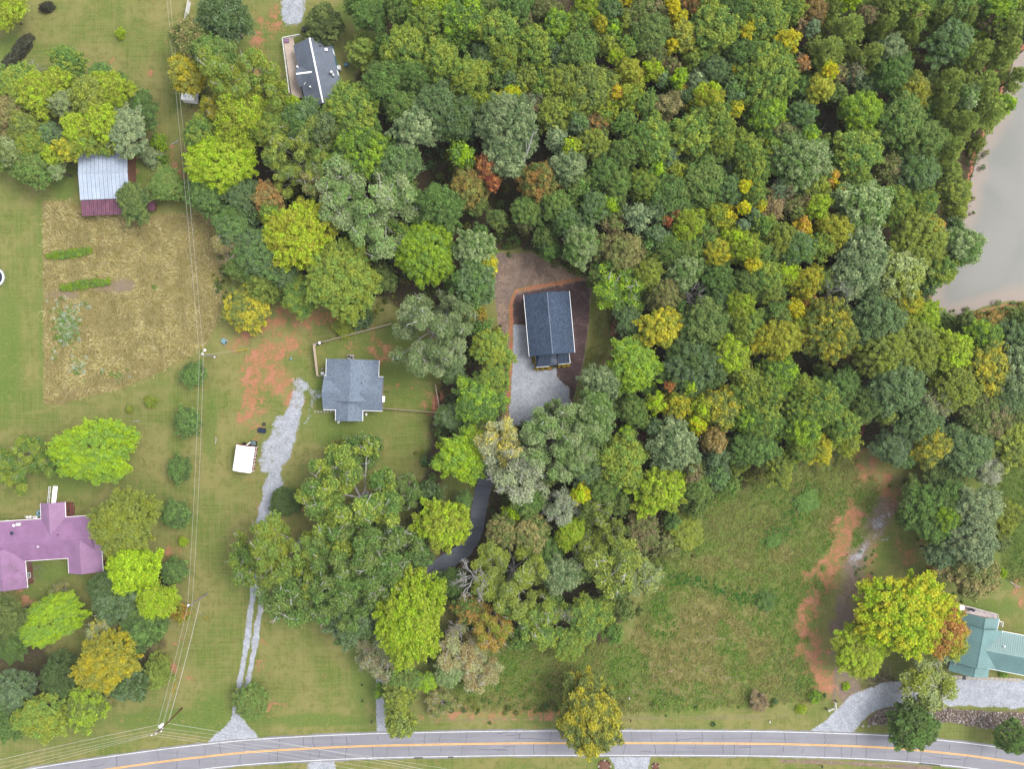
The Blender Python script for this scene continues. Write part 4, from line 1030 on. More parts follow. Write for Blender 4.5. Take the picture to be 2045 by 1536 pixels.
special = {(972, 335): 'crimson-leaved tree standing among green crowns in the woods', (598, 469): 'bright golden yellow tree with lime tinge at the yard edge',
           (1413, 199): 'solid bright yellow domed crown deep in the woods', (1422, 880): 'rusty tan tight round tree in the lower woods', (1671, 585): 'bleached leafless snag between green crowns near the pond',
           (943, 1160): 'bleached leafless snag beside the dark winding drive', (1812, 1226): 'huge lime-green tree beside the clay farm track', (1874, 1258): 'orange-leaved crown leaning over the green metal roof',
           (1180, 1436): 'gold and green tree overhanging the paved road', (1193, 250): 'dull red-brown thin crown in the upper woods', (1618, 25): 'rust-orange billowing crown at the top edge of the woods',
           (1197, 56): 'small vivid gold crown near the top of the woods', (1248, 504): 'flat-topped tan crown behind the dark-roofed new house', (1257, 641): 'deep blue-green tree beside the mulched strip',
           (820, 1235): 'huge oval bright lime tree by the lower drive', (1112, 884): 'giant pale green spreading tree below the gravel court', (1346, 431): 'rust-red leafy stub of a crown in the mid woods',
           (1389, 585): 'grey heap of bare branches among green crowns', (188, 900): 'wide lime-green shade tree alone on the lawn above the purple roof', (860, 660): 'huge silvery green open oak over the plank-fenced yard',
           (742, 400): 'huge pale sage open tree in the left woods', (707, 1004): 'huge open green oak with pale limbs below the grey house', (98, 1241): 'long lime-green tree lying diagonal below the purple roof'}

# fill what is still open under the canopy with smaller crowns of the same wood
def in_poly(x, y, pts):
    c = False; n = len(pts)
    for i in range(n):
        x0, y0 = pts[i]; x1, y1 = pts[(i + 1) % n]
        if (y0 > y) != (y1 > y) and x < (x1 - x0) * (y - y0) / (y1 - y0) + x0: c = not c
    return c
CLEAR = [(1645, 245, 26), (1755, 870, 30), (1640, 760, 16), (650, 500, 30), (530, 320, 36), (1205, 640, 40), (1250, 600, 16), (1660, 720, 20)]
fr = random.Random(21)
n_fill = 0
for k in range(9000):
    if n_fill >= 46: break
    x, y = fr.uniform(700, 2060), fr.uniform(-10, 1270)
    if not in_poly(x, y, FOREST) or x > 2030 and y < 120: continue
    if any(math.hypot(x - a, y - b) < c + 14 for a, b, c in CLEAR): continue
    r = fr.uniform(15, 24)
    if any(math.hypot(x - t['x'], y - t['y']) < 0.62 * (t['r'] + r) for t in trees): continue
    if x < 1000 and 480 < y < 1150 or (930 < x < 1190 and 490 < y < 850): continue
    trees.append(dict(x=x, y=y, r=r, ry=r, ang=None, c=fr.choice(['GO', 'gG', 'OG', 'gB', 'GY', 'Og']), s='m', h=fr.uniform(8, 10.5)))
    n_fill += 1
# about 300 broadleaf crowns stay single trees: the largest (and the named ones); the smallest close the canopy as one mass
KEEP_M = 296
for t in trees: t['keep'] = (int(t['x']), int(t['y'])) in special or not in_poly(t['x'], t['y'], FOREST)
ms = [t for t in trees if t['s'] == 'm']
ms.sort(key=lambda t: -(t['r'] + (1000 if t['keep'] else 0) + (5 if t['c'][0] in 'ERDNL' else 0)))
mass = ms[KEEP_M:]
gone = set(id(t) for t in mass)
trees = [t for t in trees if id(t) not in gone]
label_all(trees)
for t in trees:
    k = (int(t['x']), int(t['y']))
    if k in special: t['label'] = special[k]

# ------------------------------------------------------------------ planting
NAMES = {'m': ('broadleaf_tree', 'tree'), 'd': ('round_tree', 'tree'), 'o': ('open_tree', 'tree'), 'p': ('pine_tree', 'pine tree'), 'b': ('shrub', 'shrub'), 'x': ('dead_tree', 'dead tree'), 'v': ('bare_shrub', 'shrub')}
GROUPS = {'m': 'broadleaf trees of the woods and yards', 'd': 'tight round trees', 'o': 'open spreading trees', 'p': 'pines by the pond', 'b': 'low shrubs', 'x': 'dead trees', 'v': 'bare shrubs'}
pr = random.Random(77)
def pick(s, rm):
    if s in 'md':
        key = s + ('s' if rm < 3.1 else 'm' if rm < 5.7 else 'l')
    elif s == 'o': key = 'om' if rm < 6.4 else 'ol'
    else: key = s
    return pr.choice(PROTO[key])
for t in trees:
    h = t['h']
    hc = h * (0.72 if t['s'] != 'b' else 0.5)
    k = GSD * (CAM_H - hc) / CAM_H
    x, y = P(t['x'], t['y'], hc)
    gr = 1.05 if in_poly(t['x'], t['y'], FOREST) else 1.0
    if math.hypot(t['x'] - 1080, t['y'] - 690) < 230: gr = 0.97
    elif t['s'] == 'o': gr *= 1.08
    rx, ry = t['r'] * k * gr, t['ry'] * k * gr
    Rr, H, cm, tm = pick(t['s'], max(rx, ry))
    nm, cat = NAMES[t['s']]
    rz = pr.uniform(0, 6.283) if t['ang'] is None else R(t['ang'])
    root = empty(nm, (x, y, 0), rz, t['label'], cat, GROUPS[t['s']])
    j = pr.uniform(0.94, 1.06) if t['ang'] is None else 1.0
    root.scale = (rx / Rr * 1.05 * j, ry / Rr * 1.05 / j, h / H)
    if t['s'] in 'xv':
        link('limbs', cm, root)
        continue
    link('trunk', tm, root)
    cr = link('crown', cm, root)
    v = pr.uniform(0.92, 1.08)
    a, b = leafcol(t['c'][0]), leafcol(t['c'][1])
    if t['s'] == 'p': a, b = leafcol('p'), leafcol('q')
    elif in_poly(t['x'], t['y'], FOREST):
        f = .42 if t['c'][0] in 'ERN' else .3 if t['c'][0] in 'TKgBO' else .18
        a = [q * (1 - f) + w * f for q, w in zip(a, leafcol('m'))]
    cr.color = [q * v for q in a[:3]] + [1]
    cr['tint'] = [float((q * .75 + p * .25) * v) for p, q in zip(a[:3], b[:3])]

# ------------------------------------------------------------------ undergrowth below the canopy, meadow tufts, weeds
def clump_mesh(name, items, m, leaf_n=70):
    """items: (x, y, z, radius, height, colour rgb) -> one mesh of leafy clumps"""
    r = np.random.default_rng(3)
    Vs, Cs = [], []
    for (x, y, z, rad, hh, c, sz, n) in items:
        d = unit(r.normal(size=(n, 3))); d[:, 2] = np.abs(d[:, 2])
        p = np.array([x, y, z]) + d * np.array([rad, rad, hh]) * r.uniform(0.55, 1.05, n)[:, None]
        nr = unit(d + r.normal(size=d.shape) * 0.6 + np.array([0, 0, 0.4]))
        V, F = leaf_quads(p, nr, sz, r)
        Vs.append(V)
        cc = np.clip(np.array(c)[None, :] * r.uniform(0.7, 1.3, (n, 1)) * (1 + r.normal(0, 0.05, (n, 3))), 0, 1)
        Cs.append(np.repeat(np.concatenate([cc, np.ones((n, 1))], 1), 4, 0))
    V = np.concatenate(Vs); C_ = np.concatenate(Cs)
    return np_mesh(name, V, np.arange(len(V)).reshape(-1, 4), m, {'clump': C_})
ur = random.Random(9)
# the small crowns that only close the canopy, joined
Vs, Cs = [], []
for i, t in enumerate(mass):
    k = GSD * (CAM_H - t['h'] * .72) / CAM_H
    rr = t['r'] * k * 1.05
    n = int(700 + 420 * rr)
    V, F, T = lobed_crown(700 + i, rr, t['h'], min(3.2, rr * 1.25), max(.45, rr * .3), 30, n, 0.25, 0.22)
    x, y = P(t['x'], t['y'], t['h'] * .72)
    a, b = np.array(leafcol(t['c'][0])[:3]), np.array(leafcol(t['c'][1])[:3])
    f = np.clip((T[:, :1] * .8 + T[:, 1:2] * .3 - .35) * 1.6, 0, 1)
    c = (a * (1 - f) + b * f) * (0.66 + T[:, 1:2] * .5 + T[:, :1] * .2)
    Vs.append(V + np.array([x, y, 0])); Cs.append(np.concatenate([c, np.ones((len(c), 1))], 1))
V = np.concatenate(Vs)
tag(link('understorey_trees', np_mesh('understorey_trees', V, np.arange(len(V)).reshape(-1, 4), M['plants'], {'clump': np.concatenate(Cs)})), kind='stuff')
items = []
UCOL = [(88, 114, 54), (100, 124, 60), (82, 110, 66), (112, 126, 60), (94, 106, 52), (116, 112, 66), (134, 138, 62)]
while len(items) < 1300:
    x, y = ur.uniform(430, 2060), ur.uniform(-20, 1280)
    if not in_poly(x, y, FOREST): continue
    if any(math.hypot(x - a, y - b) < c * 0.8 for a, b, c in CLEAR): continue
    if np.min(np.hypot(DC[:, 0] - x, DC[:, 1] - y)) < 30: continue
    if POND_D[min(max(int((((CY - y) * GSD) - gy[5]) / FINE) + 5, 0), NY - 1), min(max(int((((x - CX) * GSD) - gx[5]) / FINE) + 5, 0), NX - 1)] > -6: continue
    wx_, wy_ = P(x, y)
    rad = ur.uniform(0.8, 2.0)
    items.append((wx_, wy_, 0.0, rad, rad * ur.uniform(1.0, 2.6), [v * ALB * LEAF_F * 1.15 for v in lin(ur.choice(UCOL))], 0.25, int(70 * rad)))
# brambly margins
for pts, n, w in [([(842, 960), (870, 880), (895, 830)], 26, 10), ([(845, 1000), (835, 1080), (850, 1110)], 24, 10), ([(640, 600), (720, 620), (770, 600)], 20, 16), ([(440, 470), (440, 560), (452, 600)], 18, 10), ([(955, 900), (940, 985)], 8, 12),
                  ([(975, 640), (992, 700), (1000, 780)], 14, 9), ([(1000, 500), (1060, 495), (1150, 545)], 16, 8), ([(1130, 1300), (1250, 1230), (1290, 1160), (1340, 1085)], 30, 12), ([(1100, 1410), (1140, 1360)], 10, 14), ([(1230, 1380), (1250, 1420)], 10, 12),
                  ([(1880, 640), (2045, 612)], 26, 10), ([(1925, 440), (1935, 380), (1960, 290), (2000, 215)], 30, 8), ([(880, 1400), (980, 1418)], 16, 9), ([(1000, 1420), (1110, 1415)], 16, 7), ([(1260, 1412), (1500, 1415), (1640, 1405)], 10, 14),
                  ([(1410, 1000), (1350, 1080)], 14, 14), ([(1530, 960), (1690, 905)], 16, 10), ([(830, 1300), (900, 1280)], 12, 16), ([(770, 1300), (780, 1360)], 10, 10), ([(990, 1000), (975, 1080), (960, 1110)], 16, 9), ([(400, 400), (415, 330)], 8, 10), ([(1800, 960), (1830, 1060), (1870, 1140)], 18, 12),
                  ([(570, 610), (470, 640)], 8, 14), ([(1850, 1090), (1900, 1175), (1980, 1170)], 16, 12)]:
    for k in range(n):
        f = ur.random() * (len(pts) - 1); i = int(f); f -= i
        x = pts[i][0] * (1 - f) + pts[i + 1][0] * f + ur.gauss(0, w); y = pts[i][1] * (1 - f) + pts[i + 1][1] * f + ur.gauss(0, w)
        wx_, wy_ = P(x, y); rad = ur.uniform(0.3, 0.85)
        if np.min(np.hypot(DC[:, 0] - x, DC[:, 1] - y)) < 26: continue
        items.append((wx_, wy_, 0.0, rad, rad * ur.uniform(0.6, 1.2), [v * ALB * LEAF_F for v in lin(ur.choice(UCOL))], 0.17, int(90 * rad)))
tag(link('undergrowth', clump_mesh('undergrowth', items, M['plants'])), kind='stuff')

# standing grass of the hay field and meadows: thin blades in tufts
def tufts(name, pts_xy, cols, hts, m, blades=5, spread=0.28, lean=0.7, comb=False):
    r = np.random.default_rng(8)
    n = len(pts_xy) * blades
    base = np.repeat(np.array(pts_xy), blades, 0) + r.normal(0, spread, (n, 2))
    hh = np.repeat(np.array(hts), blades) * r.uniform(0.6, 1.3, n)
    a = r.uniform(0, 6.28, n); w = 0.05
    if comb:      # wind-laid: neighbours lean the same way, in swirls
        ji = np.clip((base[:, 1] - gy[5]) / FINE + 5, 0, NY - 1).astype(int); ii = np.clip((base[:, 0] - gx[5]) / FINE + 5, 0, NX - 1).astype(int)
        a = NZ1[ji, ii] * 22 + r.normal(0, 0.5, n)
    dx = np.cos(a); dy = np.sin(a)
    le = hh * lean * r.uniform(0.5, 1.6, n)
    b = np.stack([base[:, 0], base[:, 1], np.full(n, -0.02)], -1)
    s = np.stack([-dy * w, dx * w, 0 * a], -1)
    mid = b + np.stack([dx * le * 0.4, dy * le * 0.4, hh * 0.7], -1)
    tip = b + np.stack([dx * le, dy * le, hh], -1)
    V = np.stack([b - s, b + s, mid + s * 1.3, tip, mid - s * 1.3], 1)
    V4 = np.stack([V[:, 0], V[:, 1], V[:, 2], V[:, 4], V[:, 4], V[:, 2], V[:, 3], V[:, 3]], 1)
    V = V.reshape(-1, 3)
    i = np.arange(n) * 5
    F = np.concatenate([np.stack([i, i + 1, i + 2], -1), np.stack([i, i + 2, i + 4], -1), np.stack([i + 4, i + 2, i + 3], -1)])
    c = np.repeat(np.array(cols), blades, 0) * r.uniform(0.75, 1.25, (n, 1))
    C_ = np.repeat(np.concatenate([c, np.ones((n, 1))], 1), 5, 0)
    return np_mesh(name, V, F, m, {'clump': C_})
def scatter(poly_pts, n, cols, h0, h1, seed, soft=None):
    r = random.Random(seed); out = []; co = []; hs_ = []
    xs = [p[0] for p in poly_pts]; ys = [p[1] for p in poly_pts]
    while len(out) < n:
        x, y = r.uniform(max(min(xs), -60), min(max(xs), 2110)), r.uniform(min(ys), max(ys))
        if not in_poly(x, y, poly_pts): continue
        j = min(max(int((((CY - y) * GSD) - gy[5]) / FINE) + 5, 0), NY - 1); i = min(max(int((((x - CX) * GSD) - gx[5]) / FINE) + 5, 0), NX - 1)
        if Z['dirt'][j, i] > 0.45 or Z['gravel'][j, i] > 0.4 or Z['chips'][j, i] > 0.5: continue
        u = NZ1[j, i] * 0.6 + NZ2[j, i] * 0.4 + r.gauss(0, 0.06)
        c = cols[min(len(cols) - 1, max(0, int((u - 0.28) / 0.44 * len(cols))))]
        if Z['dry'][j, i] > 0.5 and len(cols) > 4: c = cols[-r.choice([1, 2, 3])]
        out.append(P(x, y)); co.append([v * ALB * 2.0 for v in lin(c)]); hs_.append(r.uniform(h0, h1))
    return out, co, hs_
a, c, h = scatter(HAY, 4500, [(158, 154, 88), (178, 168, 106), (192, 178, 124), (172, 162, 100), (200, 188, 138)], 0.18, 0.5, 1)
tag(link('hay_grass', tufts('hay_grass', a, c, h, M['plants'], 5, 0.35, 1.5, True)), kind='stuff')
a, c, h = scatter(MEADOW, 12000, [(112, 156, 60), (124, 160, 66), (138, 164, 76), (152, 156, 86), (164, 156, 100), (146, 154, 78)], 0.18, 0.55, 2)
a2, c2, h2 = scatter([(1960, 930), (2110, 915), (2110, 1180), (2010, 1160), (1990, 1080)], 2400, [(112, 146, 66), (128, 150, 72), (142, 150, 84)], 0.15, 0.45, 3)
a3, c3, h3 = scatter([(1183, 600), (1222, 598), (1213, 700), (1200, 724), (1168, 726)], 260, [(128, 130, 60), (148, 140, 70)], 0.12, 0.3, 4)
tag(link('meadow_grass', tufts('meadow_grass', a + a2 + a3, c + c2 + c3, h + h2 + h3, M['plants'], 5, 0.3, 0.8)), kind='stuff')
# leafy weeds through the meadow, and pale flowering weeds in the hay
items = []
for pts, n, w, cc in [([(1340, 1150), (1400, 1165), (1470, 1190), (1530, 1205)], 130, 9, (84, 140, 60)), ([(1590, 1000), (1560, 1060), (1530, 1090)], 110, 14, (92, 150, 62)), ([(1320, 1240), (1360, 1290)], 40, 22, (104, 150, 62)), ([(1620, 980), (1600, 1010)], 60, 12, (90, 156, 66)),
                      ([(990, 1400), (1110, 1360)], 50, 22, (98, 140, 58)), ([(1300, 1330), (1340, 1420)], 40, 20, (112, 146, 66)), ([(1560, 1300), (1590, 1390)], 36, 16, (120, 150, 78)), ([(1700, 1180), (1740, 1100)], 14, 12, (104, 140, 64))]:
    for k in range(n):
        f = ur.random() * (len(pts) - 1); i = int(f); f -= i
        x = pts[i][0] * (1 - f) + pts[i + 1][0] * f + ur.gauss(0, w); y = pts[i][1] * (1 - f) + pts[i + 1][1] * f + ur.gauss(0, w * 0.7)
        wx_, wy_ = P(x, y); rad = ur.uniform(0.25, 0.6)
        items.append((wx_, wy_, 0, rad, rad * 0.9, [v * ALB * 1.9 for v in lin(cc)], 0.12, 34))
tag(link('meadow_weeds', clump_mesh('meadow_weeds', items, M['plants'])), kind='stuff')
items = []
for (x0, y0, sx, sy, n) in [(134, 650, 12, 17, 260), (158, 738, 9, 12, 30), (240, 752, 7, 6, 12), (125, 610, 18, 8, 14), (170, 612, 12, 6, 10), (204, 744, 2, 2, 4), (108, 706, 4, 5, 6), (312, 575, 4, 3, 4)]:
    for k in range(n):
        wx_, wy_ = P(ur.gauss(x0, sx), ur.gauss(y0, sy)); rad = ur.uniform(0.3, 0.6)
        pale = ur.random() < 0.45
        items.append((wx_, wy_, 0, rad, rad * 1.1, [v * ALB * 1.7 for v in lin((206, 220, 196) if pale else (134, 172, 80))], 0.11, 40))
tag(link('flowering_weeds', clump_mesh('flowering_weeds', items, M['plants'])), kind='stuff')
# two garden rows of leafy plants: each plant countable
gp_me = []
for s in range(2):
    V, F, T = lobed_crown(300 + s, 0.55, 0.7, 0.5, 0.2, 16, 700, 0.11, 0.2, -0.2)
    gp_me.append(np_mesh('foliage', V, F, M['leaf'], {'tone': T}))
def row(pts, n, w, desc):
    for k in range(n):
        f = (k + 0.5) / n * (len(pts) - 1); i = int(f); f -= i
        ww = w * math.sin(math.pi * (k + 0.7) / (n + 0.6))
        for sgn in (-1, 1):
            x = pts[i][0] * (1 - f) + pts[i + 1][0] * f + ur.uniform(-1, 1); y = pts[i][1] * (1 - f) + pts[i + 1][1] * f + sgn * ww * 0.5
            wx_, wy_ = P(x, y)
            o = link('garden_plant', gp_me[(k + (sgn > 0)) % 2])
            o.location = (wx_, wy_, 0); o.rotation_euler = (0, 0, ur.uniform(0, 6)); o.scale = [ur.uniform(0.85, 1.25)] * 3
            cc = leafcol('L'); o.color = [v * 0.8 for v in cc[:3]] + [1]; o['tint'] = [float(v) for v in leafcol('G')[:3]]
            tag(o, desc, 'garden plant', desc.split(' in ')[1])
row([(95, 512), (140, 508), (183, 500)], 10, 8, 'bright green leafy plant in the upper garden row of the hay field')
row([(124, 576), (165, 569), (222, 563)], 11, 9, 'bright green leafy plant in the lower garden row of the hay field')
# clipped hedges
for (x, y, rx, ry, ang, lab) in [(93, 13, 14, 9, 25, 'short dark clipped hedge alone at the top of the lawn'), (45, 90, 26, 12, 52, 'upper dark clipped hedge of the row by the lawn edge'), (20, 125, 24, 12, 58, 'middle dark clipped hedge of the row by the lawn edge'), (4, 158, 18, 12, 60, 'lowest green-topped hedge of the row by the lawn edge')]:
    wx_, wy_ = P(x, y, 0.8)
    V, F, T = lobed_crown(int(310 + x), 1.0, 1.5, 1.0, 0.3, 60, 5000, 0.1, 0.05, -0.6)
    root = empty('hedge', (wx_, wy_, 0), R(ang), lab, 'hedge', 'clipped hedges')
    root.scale = (rx * GSD, ry * GSD, 1)
    cr = link('foliage', np_mesh('foliage', V, F, M['leaf'], {'tone': T}), root)
    k = [v * ALB * 1.2 for v in lin((82, 78, 62))]
    if x < 10: k = leafcol('g')[:3]
    cr.color = list(k) + [1]; cr['tint'] = [float(v) for v in lin((70, 72, 56))]
    MB().tube([(-.6, 0, -.1), (-.6, 0, .6)], .06, 4).tube([(0, 0, -.1), (0, 0, .7)], .06, 4).tube([(.6, 0, -.1), (.6, 0, .6)], .06, 4).build('stems', M['bark'], root)
# ------------------------------------------------------------------ houses
def window_on(root, c, rz, w=1.1, h=1.2):
    """frame with a pane, standing a little proud of the wall"""
    fr = bpy.data.objects.new('window', WIN_FRAME); COL.objects.link(fr); fr.parent = root
    fr.location = c; fr.rotation_euler = (0, 0, rz)
    g = bpy.data.objects.new('pane', WIN_PANE); COL.objects.link(g); g.parent = fr
WIN_FRAME = MB().box((0, -.03, .6), (1.2, .08, .09)).box((0, -.03, -.6), (1.2, .08, .09)).box((-.56, -.03, 0), (.09, .078, 1.12)).box((.56, -.03, 0), (.09, .078, 1.12)).box((0, -.03, 0), (1.02, .07, .05)).mesh('window', M['white'])
WIN_PANE = MB().box((0, -.012, 0), (1.04, .03, 1.12)).mesh('pane', M['glass'])

def gable(root, A, B, hw, eave, rise, roof, wall, over=0.45, ribs=0.0, cap=None, capw=0.35, thick=0.14, panels=0, windows=True, name='roof_slope', gutter=None, walls=True):
    """gable block: A, B = ends of its centre line, hw = half width, all in photo pixels at eave height"""
    loc = np.array(root.location)[:2]
    a, b = np.array(P(*A, eave)), np.array(P(*B, eave))
    hwl, hwr = (hw if hasattr(hw, '__len__') else (hw, hw))
    k = GSD * (CAM_H - eave) / CAM_H
    hwl *= k; hwr *= k
    d = b - a; L = float(np.linalg.norm(d)); ang = math.atan2(d[1], d[0])
    mid = (a + b) / 2 - loc
    zr = eave + rise
    def place(o, z=0.0):
        o.location = (mid[0], mid[1], z); o.rotation_euler = (0, 0, ang); return o
    for sgn, hh in ((1, hwl), (-1, hwr)):
        ze = eave
        n = panels if panels else 1
        sl = math.hypot(hh, rise)
        for i in range(n):
            x0 = -L / 2 + L * i / n + (0.008 if panels and i else 0); x1 = -L / 2 + L * (i + 1) / n - (0.008 if panels and i < n - 1 else 0)
            q = [(x0, sgn * hh, ze), (x0, 0, zr), (x1, 0, zr), (x1, sgn * hh, ze)]
            if sgn < 0: q = [q[1], q[0], q[3], q[2]]
            mb = MB().slab(q, thick)
            if ribs:
                m_ = max(1, int((x1 - x0) / ribs))
                for j in range(m_ + (0 if panels else 1)):
                    xx = x0 + (x1 - x0) * (j + (0.0 if not panels else 0.5)) / m_
                    xx = min(max(xx, x0 + .03), x1 - .03)
                    mb.box((xx, sgn * hh / 2, (ze + zr) / 2 + 0.02), (0.05, sl, 0.06), rx=-sgn * math.atan2(rise, hh))
            place(mb.build('roof_panel' if panels else name, roof, root))
        if gutter:
            place(MB().box((0, sgn * (hh + 0.045), ze - 0.07), (L, 0.085, 0.1)).build('gutter', gutter, root))
    if cap:
        w = capw / 2; dz = rise / max(hwl, .1) * w
        mb = MB().slab([(-L / 2 + .1, w, zr - dz + .06), (-L / 2 + .1, 0, zr + .06), (L / 2 - .1, 0, zr + .06), (L / 2 - .1, w, zr - dz + .06)], .04)
        mb.slab([(-L / 2 + .1, 0, zr + .06), (-L / 2 + .1, -w, zr - dz + .06), (L / 2 - .1, -w, zr - dz + .06), (L / 2 - .1, 0, zr + .06)], .04)
        place(mb.build('ridge_cap', cap, root))
    if walls:
        x = L / 2 - over; yl = hwl - over; yr = hwr - over
        e0 = eave - thick + over * rise / hwl * 0.5 - 0.05
        zp = zr - thick * 1.5 - 0.05
        pts = [(-x, yl, 0), (-x, yl, e0), (-x, 0, zp), (-x, -yr, e0), (-x, -yr, 0)]
        pts += [(x, p[1], p[2]) for p in pts]
        mb = MB().add(pts, [(0, 1, 2, 3, 4), (9, 8, 7, 6, 5), (0, 5, 6, 1), (1, 6, 7, 2), (2, 7, 8, 3), (3, 8, 9, 4), (4, 9, 5, 0)])
        place(mb.build('wall', wall, root))
        if windows and eave > 2.2:
            c, s = math.cos(ang), math.sin(ang)
            for sgn, yy in ((1, yl), (-1, yr)):
                for i in range(max(1, int(L / 4.5))):
                    xx = -x + 2 * x * (i + .5) / max(1, int(L / 4.5)); y2 = sgn * yy
                    window_on(root, (mid[0] + xx * c - y2 * s, mid[1] + xx * s + y2 * c, 1.6), ang + (math.pi if sgn > 0 else 0))
    return dict(mid=mid, ang=ang, L=L, zr=zr, hwl=hwl, hwr=hwr, eave=eave)

def rel(root, px, py, h):
    x, y = P(px, py, h); return (x - root.location[0], y - root.location[1], h)

def shed_slope(root, pts, mat, ribs=0.0, name='roof_panel', n=1, thick=0.1):
    """pts: four (px, py, z): high edge left, high edge right, low edge right, low edge left; n separate panels"""
    q = [np.array(rel(root, *p)) for p in pts]
    for i in range(n):
        f0, f1 = i / n + (0.004 if i else 0), (i + 1) / n - (0.004 if i < n - 1 else 0)
        h0, h1 = q[0] * (1 - f0) + q[1] * f0, q[0] * (1 - f1) + q[1] * f1
        l0, l1 = q[3] * (1 - f0) + q[2] * f0, q[3] * (1 - f1) + q[2] * f1
        mb = MB()
        c = [l0, l1, h1, h0]
        if np.cross(c[1] - c[0], c[3] - c[0])[2] < 0: c = c[::-1]
        mb.slab(c, thick)
        if ribs:
            m_ = max(1, int(np.linalg.norm(h1 - h0) / ribs))
            for j in range(m_):
                t = (j + .5) / m_
                mb.tube([h0 * (1 - t) + h1 * t + np.array([0, 0, .03]), l0 * (1 - t) + l1 * t + np.array([0, 0, .03])], 0.035, 4)
        mb.build(name, mat, root)

def vent(root, px, py, z, r=0.12, h=0.5, m=None, name='vent_pipe'):
    x, y, z = rel(root, px, py, z)
    MB().cyl((x, y, z - 0.35), r, h + .35, 10).cyl((x, y, z + h - .05), r * 1.5, .09, 10).build(name, m or M['white'], root)

# --- pale grey house, cross gables
h = empty('shingled_house', (*P(703, 780), 0), 0, 'pale grey shingled house with a front gable inside the plank-fenced yard', 'house')
gable(h, (704.5, 718), (702, 802), 52.5, 3.0, 2.35, M['shingle_grey'], M['beige'], gutter=M['white'])
gable(h, (646, 784), (765, 787), 34, 3.02, 1.62, M['shingle_grey'], M['beige'], gutter=M['white'])
gable(h, (698, 788), (697, 841), 27, 2.98, 1.3, M['shingle_grey'], M['beige'], gutter=M['white'])
vent(h, 723, 765, 4.3, .09, .35, M['dark'])
x, y, z = rel(h, 701, 716, 0)
MB().box((x, y + .2, .25), (1.5, 1.3, .5)).build('back_step', M['concrete'], h)
MB().box((x - .3, y + .45, .6), (.4, .5, .2)).box((x + .3, y + .2, .6), (.35, .5, .2)).build('door_mat', M['dark'], h)

# --- new house with the dark roof and a standing-seam porch
h = empty('dark_roofed_house', (*P(1097, 648), 0), 0, 'new house with dark shingle gable roof and navy metal porch beside the gravel court', 'house')
gable(h, (1091.5, 585), (1102.5, 708), 45.5, 3.6, 2.1, M['shingle_dark'], M['offwhite'], gutter=M['white'], cap=M['shingle_grey'], capw=.22)
shed_slope(h, [(1079, 706.5, 3.55), (1101, 704.5, 3.55), (1097, 731, 2.85), (1071, 733, 2.85)], M['navyroof'], 0.32, n=3)
shed_slope(h, [(1101.6, 705, 3.35), (1097.6, 730.5, 3.0), (1112, 728.5, 2.55), (1114, 704.5, 2.7)], M['navyroof'], 0.4, n=2)
shed_slope(h, [(1114.5, 706, 3.3), (1136, 704, 3.3), (1138, 725, 2.75), (1115, 727.5, 2.75)], M['navyroof'], 0.30, n=3)
shed_slope(h, [(1078.4, 707, 3.5), (1070.6, 733, 2.8), (1069.8, 732, 2.55), (1070, 709, 2.6)], M['navyroof'], 0.4)
for (ax, ay), (bx, by), z in [((1070, 709), (1070.5, 733.5), 2.5), ((1071, 733.6), (1097, 731.5), 2.72), ((1115, 728), (1138.3, 725.6), 2.62), ((1136.4, 704), (1138.6, 725), 2.8)]:
    MB().tube([rel(h, ax, ay, z), rel(h, bx, by, z)], .07, 4).build('fascia', M['white'], h)
for px, py in [(1071.5, 732), (1096.5, 730), (1115.5, 726.5), (1137, 724.5)]:
    x, y, z = rel(h, px, py, 0); MB().box((x, y, 1.3), (.16, .16, 2.6)).build('porch_post', M['white'], h)
x0 = rel(h, 1070, 708, 0); x1 = rel(h, 1138, 728, 0)
MB().box(((x0[0] + x1[0]) / 2, (x0[1] + x1[1]) / 2 + .2, .2), (x1[0] - x0[0] - .3, abs(x0[1] - x1[1]) - .3, .4), rz=R(-5.2)).build('porch_floor', M['greywood'], h)
MB().tube([rel(h, 1047, 590, 3.4), rel(h, 1049, 585, 1.5), rel(h, 1051, 582, 0.1)], .05, 5).build('downspout', M['dark'], h)

# --- slate-roofed trailer house with long deck
h = empty('trailer_house', (*P(634, 148), 0), 0, 'trailer house with slate grey roof, white ridge strip and long side deck', 'house')
g = gable(h, (622.5, 82), (649.5, 212), 37.5, 3.3, 1.9, M['slate'], M['tealwall'], over=.14, cap=M['white'], capw=.34)
gable(h, (594, 152), (633, 147), 21, 3.32, 1.35, M['slate'], M['tealwall'], over=.25, cap=M['white'], capw=.34, windows=False)
x, y, z = rel(h, 652, 99, 4.0); MB().box((x, y, 4.1), (.45, .45, .4)).box((x, y, 4.33), (.6, .6, .06)).build('roof_vent', M['white'], h)
vent(h, 640, 92, 4.3, .12, .3, M['dark']); vent(h, 595, 134, 3.9); vent(h, 620, 173, 4.6, .1, .3)
x, y, z = rel(h, 663.5, 146, 4.0)
MB().ball((x, y, 4.75), .33).tube([(x, y, 3.7), (x, y, 4.7)], .1, 6).box((x + .35, y - .45, 4.25), (.3, .5, .5)).build('turbine_vent', M['offwhite'], h)
MB().tube([rel(h, 607, 169, 4.4), rel(h, 610, 163, 4.5)], .06, 5).build('antenna', M['offwhite'], h)
x, y, z = rel(h, 675, 138, 0)
MB().box((x + .3, y, .5), (.95, .95, 1.0)).cyl((x + .3, y, 1.0), .38, .12, 14).build('air_conditioner', M['offwhite'], h)
MB().tube([rel(h, 678, 172, .1), rel(h, 662, 98, .1)], .12, 5).build('skirting_pipe', M['offwhite'], h)
